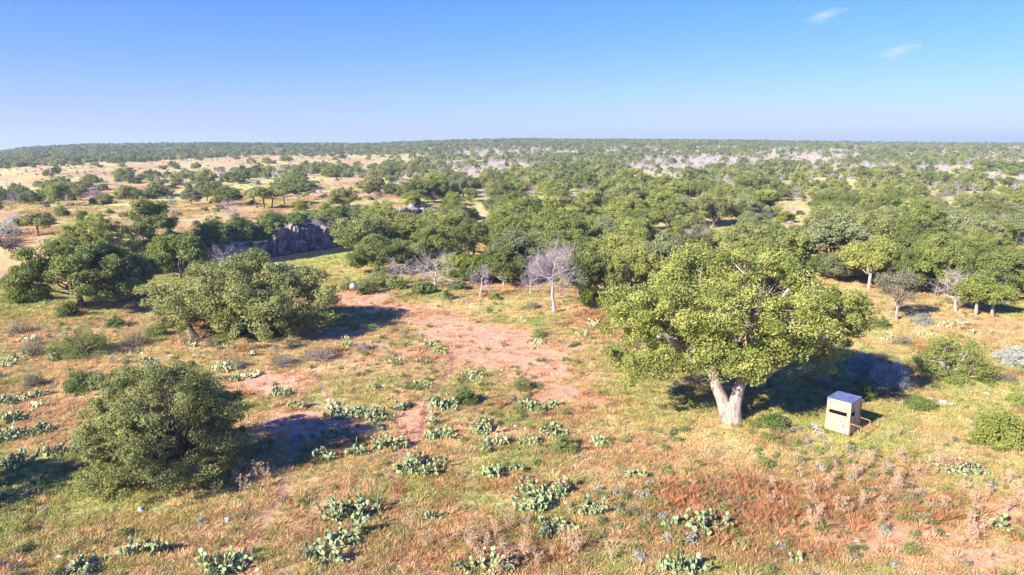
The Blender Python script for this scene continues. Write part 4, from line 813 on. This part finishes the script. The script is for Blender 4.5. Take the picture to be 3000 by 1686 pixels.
for i, (px, py, w, h, lb) in enumerate(CACT):
    x, y, z = ground(px, py-min(h*.25, 14)); s_ = ppm(x, y, z); W = w/s_*1.12; H = min(max(h/s_*1.0, .4), 1.4); Dp = max(h/s_*1.5, .5) if w/h < 3.2 else h/s_*1.6
    n = int(min(190, max(16, W*Dp*50)))
    e = thing('prickly_pear', lb or ('small' if w < 65 else 'medium')+' prickly pear clump in grass near '+near_mark(px, py), 'cactus', (x, y, z), 0, (1, 1, 1), None if lb else cg+' near '+near_mark(px, py)+(' small' if w < 65 else ' medium'))
    pads = grow_pads(500+i, W, H, Dp, n)
    for M, sz in pads:
        o = obj('pad', PADM[rp.randrange(3)], e); o.matrix_local = M @ Matrix.Scale(sz, 4)
    if i in FRUIT:
        q = MB()
        for M, sz in pads:
            if (M @ Vector((0, 0, sz))).z > H*.5 and rp.random() < .35:
                for k_ in range(rp.randrange(2, 5)):
                    an = rp.gauss(0, .6); p_ = M @ Vector((.4*math.sin(an)*sz, 0, (.5+.5*math.cos(an))*sz)); d_ = (M.to_3x3() @ Vector((math.sin(an), 0, math.cos(an)))); q.tube([np.array(p_), np.array(p_+d_*.045), np.array(p_+d_*.08)], [.016, .026, .012], 5)
        if q.n: o = obj('fruit', q.mesh('fruit', [M_FRUIT]), e); o['kind'] = 'stuff'; o['label'] = 'small red cactus fruit'
for i, (px, py, w, h) in enumerate(SMALL):
    x, y, z = ground(px, py-4); s_ = ppm(x, y, z); W = w/s_; H = min(max(h/s_*.8, .3), 1.0); Dp = max(h/s_*1.8, .6)
    e = thing('prickly_pear', 'low sprawling patch of prickly pear towards '+near_mark(px, py), 'cactus', (x, y, z), 0, (1, 1, 1), 'low prickly pear patches towards '+near_mark(px, py))
    o = obj('pads', flush(grow_pads(600+i, W, H, Dp, int(min(90, max(12, W*Dp*20)))), rp), e); o['kind'] = 'stuff'
# ------------------------------------------------------------------ near shrubs
SHR = [(1370,1182,72,54,'d','small dark round shrub casting a shadow beside the trail'),(1528,1142,62,54,'m','feathery bright mesquite seedling on the pink track'),(1577,988,58,38,'m','bright green mesquite bush in the rust grass beyond the track'),(2270,1255,88,52,'d','low dark shrub between the largest oak and the blind'),
       (2020,1192,52,46,'d','dark shrub under the left limb of the largest oak'),(2535,1172,66,60,'d','dark shrub right behind the hunting blind'),(2692,1198,80,48,'d','rounded green shrub on stony grass behind the blind'),(2935,1298,190,105,'j','broad green juniper bush with a small white dead stem'),
       (2780,1105,245,155,'j','large spreading juniper with bare reddish stems showing'),(2612,1130,118,84,'p','silvery pale shrub between blind and spreading juniper'),(2535,1092,95,74,'p','silvery shrub half hidden in the shade of the largest oak'),(2970,1070,115,70,'p','silvery shrub on the open grass past the spreading juniper'),
       (2985,1185,80,50,'d',None),(240,1042,195,98,'d','long dark green shrub beside prickly pears'),(100,1042,95,75,'g','wispy grey-green bush next to the long dark shrub'),(395,1012,110,52,'g','dull grey brush beside the long dark shrub'),(245,1142,125,62,'d','dark green shrub behind the round olive oak'),(100,1132,75,52,'g',None),
       (1310,878,42,46,'m','bright green seedling before the bleached dead tree'),(870,988,56,44,'p','pale silvery shrub at the foot of the many-stemmed oak'),(945,1052,120,48,'w',None),(830,1072,90,48,'w',None),(700,1078,70,36,'w',None),(1185,992,34,42,'w',None),(205,928,62,52,'j','small juniper under the spreading oak'),
       (490,962,60,52,'d',None),(1655,1322,95,62,'m','low bright yellow-green mesquite among prickly pears'),(800,985,90,40,'d',None),(680,990,80,36,'d',None),(1075,860,70,52,'m','pale green brush behind the game feeder'),(1110,842,80,70,'m',None),(1020,850,60,40,'m',None),(460,985,70,44,'d',None),(300,1130,70,44,'g',None),
       (2950,1120,70,36,'g',None),(2580,960,60,34,'d',None),(2700,950,70,34,'p',None),(560,1002,70,30,'w',None),(620,1015,60,30,'w',None),(1060,1030,60,30,'w',None),(2640,1010,70,36,'g',None),(60,975,90,40,'g',None),
       (600,760,80,60,'d',None),(700,700,90,60,'d',None),(780,690,100,60,'j','dark bush clinging to the cliff edge'),(850,655,90,34,'d',None),(960,640,110,36,'d',None),(1040,640,90,50,'d',None),(590,720,80,60,'d',None),(640,735,60,44,'d',None),(730,745,60,40,'d',None),(900,640,50,26,'m',None),
       (560,745,110,80,'d',None),(650,705,100,70,'d',None),(700,672,90,50,'d',None),(620,690,80,60,'j',None),(745,720,70,50,'d',None),(800,655,70,40,'d',None),(830,735,40,26,'d',None),(870,645,60,26,'j',None),(1000,632,80,36,'j',None),(990,700,60,40,'m',None),(1060,705,70,46,'m',None),(340,960,60,40,'d',None),(120,880,60,40,'j',None),(1450,880,40,24,'m',None),(1560,905,60,20,'w',None),(2000,900,60,30,'d',None),(1240,860,80,40,'d',None),(1160,848,70,46,'d',None),(1340,850,60,36,'d',None),(20,690,120,40,'p',None),(60,655,110,30,'p',None),(20,720,130,34,'g',None)]
SM = {'d': (M_SHRUB, None), 'm': (M_MESQ, M_BARKD), 'j': (M_JUN, M_BARK), 'p': (M_PALE, M_BARKD), 'g': (M_GREYTW, M_BARKD), 'w': (M_GREYTW, M_DEAD)}
SN = {'d': ('shrub', 'low dark green shrub'), 'm': ('mesquite', 'bright feathery mesquite bush'), 'j': ('juniper', 'small green juniper bush'), 'p': ('silver_shrub', 'pale silvery shrub'), 'g': ('brush', 'dull grey-green brush'), 'w': ('brush', 'wispy straw-coloured brush')}
def zone2(px, py):
    return 'along the creek' if (540 < px < 1100 and py < 770) else 'on the bench across the creek' if py < 760 else 'at the edge of the wood' if (px > 1000 and py < 915) else 'among the grass and cactus'
for i, (px, py, w, h, k_, lb) in enumerate(SHR):
    x, y, z = ground(px, py); s_ = ppm(x, y, z); W = w/s_; H = h/s_*1.0; lm, bm_ = SM[k_]; area = W*W
    leaf = {'d': .09, 'm': .07, 'j': .12, 'p': .075, 'g': .06, 'w': .06}[k_]*(1 if y < 60 else 1.9); dens = {'d': 1., 'm': .45, 'j': 1.1, 'p': .9, 'g': .4, 'w': .22}[k_]
    ncl = int(min(150, max(22, 26*area**.5*2))); per = int(min(110, 62*dens+8)*(1 if y < 50 else .45)); leaf = leaf*(1 if y < 50 else 1.2); nm, tx = SN[k_]
    place(shrub(700+i, H, W, ncl, per, leaf, max(.16, min(W*.12, .45)), lm, bm_, sparse=k_ in 'jgw'), nm, lb or tx+' '+zone2(px, py), 'mesquite' if k_ == 'm' else 'shrub', (x, y, z-.02), 0, (1, 1, 1), None if lb else tx+'s '+zone2(px, py))

# ------------------------------------------------------------------ rocks
RK = [rock_mesh(800+i, .45+.1*(i % 3), 2) for i in range(6)]
RL = [(282,1360,26),(150,1380,14),(415,1497,26),(457,1498,12),(315,1455,12),(175,1635,20),(60,1645,16),(505,1550,12),(665,1527,20),(330,1608,16),(490,1638,12),(540,1590,12),(640,1605,10),(890,1645,14),(755,1672,16),(760,1315,10),(140,1360,12),(1685,1366,10),(1373,1588,14),(1110,1402,10),(1040,1248,12),
      (2760,1180,26),(2790,1188,20),(2725,1172,16),(2890,1155,16),(2640,1180,16),(2625,1165,12),(2920,1150,12),(90,1570,12),(210,1560,10),(330,1660,12),(1480,1255,10),(1510,1250,12),(1495,1262,8),(1540,1258,10),(620,1410,10),(20,1480,12),(110,1420,12),(1210,1650,12),(870,1580,8),(700,1480,10)]
for i, (px, py, w) in enumerate(RL):
    x, y, z = ground(px, py); s_ = w/ppm(x, y, z)*1.15; o = obj('limestone_rock', RK[i % 6], None, (x, y, z+s_*.08)); o.scale = (s_, s_*random.uniform(.8, 1.2), s_); o.rotation_euler = (0, 0, random.random()*6.28)
    tag(o, ('large ' if w > 15 else 'small ')+'pale limestone rock in the grass near '+near_mark(px, py), 'rock', ('large' if w > 15 else 'small')+' limestone rocks near '+near_mark(px, py))
rr_ = np.random.default_rng(12)
def polar(n, r0, r1, az=43): r = rr_.uniform(r0, r1, n); a = np.radians(rr_.uniform(-az, az, n)); return r*np.sin(a), r*np.cos(a)
# gravel
X, Y = polar(60000, 19, 75); c_, b_ = cover(X, Y); nz = fbm(X, Y, 4, 301); k = rr_.random(len(X)) < (.02+.30*b_*b_)*sstep(.45, .65, nz) + .012
X, Y = X[k], Y[k]; o = scatter('gravel', np.c_[X, Y, terrain(X, Y)+.01], rr_.uniform(0, 6.28, len(X)), .04+.16*rr_.random(len(X))**3, rr_.integers(0, 3, len(X)), [rock_mesh(820+i, .5, 1) for i in range(3)])
tag(o, 'pale limestone gravel strewn over the ground', 'gravel', kind='stuff')

# ------------------------------------------------------------------ grass: tufts of bent blades, coloured by where they grow
m, nt, out = mat('grass')
ai = N(nt, 'ShaderNodeAttribute'); ai.attribute_name = 'tcol'; ai.attribute_type = 'INSTANCER'; ti = N(nt, 'ShaderNodeAttribute'); ti.attribute_name = 'tint'
vv = ramp(nt, ti.outputs['Fac'], [(0, (.72, .75, .7)), (1, (1.25, 1.2, 1.1))]); x = N(nt, 'ShaderNodeMix', data_type='RGBA', blend_type='MULTIPLY'); x.inputs[0].default_value = 1
nt.links.new(ai.outputs['Color'], x.inputs[6]); nt.links.new(vv, x.inputs[7]); d1 = N(nt, 'ShaderNodeBsdfDiffuse'); d2 = N(nt, 'ShaderNodeBsdfTranslucent'); nt.links.new(x.outputs[2], d1.inputs[0]); nt.links.new(x.outputs[2], d2.inputs[0])
mx = N(nt, 'ShaderNodeMixShader'); mx.inputs[0].default_value = .35; nt.links.new(d1.outputs[0], mx.inputs[1]); nt.links.new(d2.outputs[0], mx.inputs[2]); nt.links.new(mx.outputs[0], out.inputs[0]); M_GRASS = m
def tuft(seed, n, h, spread, width, lean):
    r = np.random.default_rng(seed); a = r.random(n)*6.283; q = spread*np.sqrt(r.random(n)); p = np.c_[q*np.cos(a), q*np.sin(a), np.zeros(n)-.02]
    d = unit(np.c_[np.cos(a)*lean+.35*r.normal(size=n)*lean+.25*lean, np.sin(a)*lean+.35*r.normal(size=n)*lean, np.ones(n)]); L = (h*(.55+.6*r.random(n)))[:, None]
    s = unit(np.cross(d, r.normal(size=(n, 3))))*width*.5; mid = p+d*L*.6; tip = p+d*L+np.c_[d[:, 0], d[:, 1], -.25*np.ones(n)]*L*.35
    V = np.stack([p-s, p+s, mid+s*.85, mid-s*.85, tip], 1).reshape(-1, 3); b = np.arange(n)*5
    Q = np.stack([b, b+1, b+2, b+3], 1); T = np.stack([b+3, b+2, b+4], 1); t_ = r.random(n); return mk_mesh('tuft', V, [Q, T], [M_GRASS], attrs={'tint': ('FACE', 'FLOAT', np.concatenate([t_, t_]))})
TUF = [tuft(900, 34, .16, .20, .022, .7), tuft(901, 30, .22, .17, .020, .6), tuft(902, 40, .12, .24, .024, .9), tuft(903, 46, .42, .13, .020, .40), tuft(904, 26, .30, .12, .018, .55)]
X, Y = polar(150000, 18.5, 112); Z = terrain(X, Y); c_, b_ = cover(X, Y, Z); n5 = fbm(X, Y, 1.6, 311, 3); keep = rr_.random(len(X)) < (1-.93*np.clip(b_*1.2, 0, 1))*(.35+1.0*sstep(.25, .6, n5)); sd_, _t = seg_sd(X, Y, CREEK); keep &= (sd_ < -4.5)
X, Y, Z, c_, b_, n5 = (v[keep] for v in (X, Y, Z, c_, b_, n5)); R = np.hypot(X, Y)
redness = c_[:, 0]/(c_[:, 1]+1e-3); rusty = sstep(1.55, 2.0, redness)*(1-b_)
ki = np.where(rr_.random(len(X)) < rusty*.75, 3, np.where(rr_.random(len(X)) < .10, 4, rr_.integers(0, 3, len(X))))
j = rr_.normal(size=(len(X), 1)); hue = rr_.normal(size=(len(X), 1)); col_ = np.clip(c_*(1.12+.20*j)*np.c_[1+.10*hue, 1-.02*hue, 1-.06*hue], .02, .85); gr = rr_.random(len(X)) < .16; col_[gr] = col_[gr]*.4+np.array([.24, .28, .075])*.75
sc2 = (.75+.6*rr_.random(len(X)))*(.9+.35*sstep(30, 90, R))
X2, Y2 = polar(70000, 95, 270); k = (seg_sd(X2, Y2, CREEK)[0] > 7) & (X2 < 30) | (X2 > 0) & (rr_.random(len(X2)) < .4); X2, Y2 = X2[k], Y2[k]; Z2 = terrain(X2, Y2); c2, b2 = cover(X2, Y2, Z2); n6 = fbm(X2, Y2, 6, 351, 3); k = rr_.random(len(X2)) < sstep(.35, .6, n6); X2, Y2, Z2, c2 = X2[k], Y2[k], Z2[k], c2[k]
X = np.r_[X, X2]; Y = np.r_[Y, Y2]; Z = np.r_[Z, Z2]; sc2 = np.r_[sc2, 1.6+1.4*rr_.random(len(X2))]; ki = np.r_[ki, rr_.integers(0, 3, len(X2))]; j2 = rr_.normal(size=(len(X2), 1)); col_ = np.r_[col_, np.clip(c2*(1.05+.25*j2)*np.c_[1-.05*j2, 1+.03*j2, 1+0*j2], .02, .85)]
o = scatter('grass', np.c_[X, Y, Z], rr_.normal(0, .9, len(X))+.4, sc2, ki, TUF, col_); tag(o, 'dry straw, rust and green grass covering the open ground', 'grass', kind='stuff')
# small leafy forbs
FORB = [shrub(910+i, .28, .55, 14, 16, .06, .10, mm, joined=True) for i, mm in enumerate([M_MESQ, M_SHRUB, M_PALE, M_GREYTW])]
X, Y = polar(16000, 19, 95); c_, b_ = cover(X, Y); nz = fbm(X, Y, 5, 331, 3); k = rr_.random(len(X)) < .05+.65*sstep(.5, .7, nz)*(1-b_); X, Y, nz = X[k], Y[k], nz[k]; sd_, _t = seg_sd(X, Y, CREEK); k = sd_ < -6; X, Y, nz = X[k], Y[k], nz[k]
o = scatter('weeds', np.c_[X, Y, terrain(X, Y)], rr_.uniform(0, 6.28, len(X)), .5+.9*rr_.random(len(X))**2, rr_.choice([0, 0, 1, 1, 1, 2, 3, 3], len(X)), FORB); tag(o, 'small green and grey weeds dotted through the grass', 'weeds', kind='stuff')

# ------------------------------------------------------------------ dry branching weeds
def dry_weed(seed):
    r = np.random.default_rng(seed); st = MB(); hd = MB()
    for i in range(5):
        a = r.random()*6.283; e = np.array([math.cos(a)*.16, math.sin(a)*.16, .55+.3*r.random()]); P = curve((r.normal()*.04, r.normal()*.04, -.02), e, r, .2, 5); st.tube(P, np.linspace(.012, .006, 5), 4, False)
        for j in range(7):
            s_ = 2+int(r.integers(0, 3)); d_ = unit(r.normal(size=3)+np.array([0, 0, .5])); e2 = P[s_]+d_*(.12+.16*r.random()); st.tube(curve(P[s_], e2, r, .3, 3), [.006, .005, .004], 3, False)
            for q_ in range(3):
                c = e2+r.normal(size=3)*.03; hd.tube([c, c+unit(r.normal(size=3))*.035, c+unit(r.normal(size=3))*.05], [.010, .014, .006], 4, False)
    return [('stem', st.mesh('stem', [M_DRY])), ('seed_head', hd.mesh('seed_head', [M_DRY]))]
DW = [dry_weed(940+i) for i in range(4)]; rw = random.Random(8)
zones = [(2480,1390,170,45,30,'dry pinkish branching weed in the thicket below the blind'),(2790,1330,140,50,14,'dry pinkish branching weed below the broad juniper bush'),(2700,1470,180,50,16,'dry pinkish weed standing in rust grass'),(2930,1500,80,70,14,'dry pinkish weed standing in rust grass'),
         (1500,1610,140,65,14,'dry pale branching weed among prickly pears'),(1640,1650,160,40,10,'dry pale branching weed among prickly pears'),(1330,1600,90,50,7,'dry pale branching weed among prickly pears'),(2380,1500,120,40,12,'dry pinkish weed standing in rust grass'),(2830,1600,60,50,6,'dry pinkish weed standing in rust grass'),(760,1390,60,30,8,'dry pinkish weed beside the round olive oak'),(420,870,20,12,4,'dry reddish weed under the oaks by the creek')]
for cx, cy, rx, ry, n, lb in zones:
    for i in range(n):
        x, y, z = ground(min(cx+rw.gauss(0, .7)*rx, 3040), min(cy+rw.gauss(0, .7)*ry, 1720)); s_ = rw.uniform(.42, .85); place(DW[rw.randrange(4)], 'dry_weed', lb, 'weed', (x, y, z), rw.random()*6.28, (s_, s_, s_), 'dry weeds: '+lb).children[1]['kind'] = 'stuff'

# ------------------------------------------------------------------ clouds, far outside the haze
m, nt, out = mat('cloud_vapour'); tc = N(nt, 'ShaderNodeTexCoord'); no = N(nt, 'ShaderNodeTexNoise'); no.inputs['Scale'].default_value = 2.0; no.inputs['Detail'].default_value = 5
nt.links.new(tc.outputs['Object'], no.inputs['Vector']); ln = N(nt, 'ShaderNodeVectorMath', operation='LENGTH'); nt.links.new(tc.outputs['Object'], ln.inputs[0])
f = math_n(nt, 'MAXIMUM', math_n(nt, 'SUBTRACT', math_n(nt, 'ADD', no.outputs['Fac'], math_n(nt, 'MULTIPLY', math_n(nt, 'SUBTRACT', 1.0, ln.outputs['Value']), .55)), .66), 0.0)
pv = N(nt, 'ShaderNodeVolumePrincipled'); pv.inputs['Color'].default_value = (1, .93, .92, 1); pv.inputs['Anisotropy'].default_value = 0.0; nt.links.new(math_n(nt, 'MULTIPLY', f, .003), pv.inputs['Density']); nt.links.new(pv.outputs[0], out.inputs['Volume'])
import bmesh
bm = bmesh.new(); bmesh.ops.create_icosphere(bm, subdivisions=3, radius=1.0); cme = bpy.data.meshes.new('cloud'); bm.to_mesh(cme); bm.free(); cme.materials.append(m)
for px, py, w, h, lb in [(2415, 46, 130, 42, 'small wispy elongated cloud, the higher of two'), (2632, 150, 125, 46, 'small faint puffy cloud, the lower of two')]:
    d = np.array([(px-1500)/FPX, cp+(843-py)/FPX*sp, -sp+(843-py)/FPX*cp]); dist = 15000.0; p_ = d*dist; o = obj('cloud', cme, None, (p_[0], p_[1], CAM_H+p_[2])); o.scale = (w/FPX*dist*.62, w/FPX*dist*.5, h/FPX*dist*.62); o.rotation_euler = (0, -.2, 0); tag(o, lb, 'cloud')
# ------------------------------------------------------------------ haze
m, nt, out = mat('haze_air'); pv = N(nt, 'ShaderNodeVolumePrincipled'); pv.inputs['Color'].default_value = (.62, .78, 1, 1); pv.inputs['Density'].default_value = .00026; pv.inputs['Anisotropy'].default_value = 0.1; nt.links.new(pv.outputs[0], out.inputs['Volume'])
q = MB(); q.box((-11600, -11600, -60), (11600, 11600, 110)); o = obj('haze', q.mesh('haze', [m])); tag(o, 'thin blue haze over the far country', 'haze', kind='stuff')
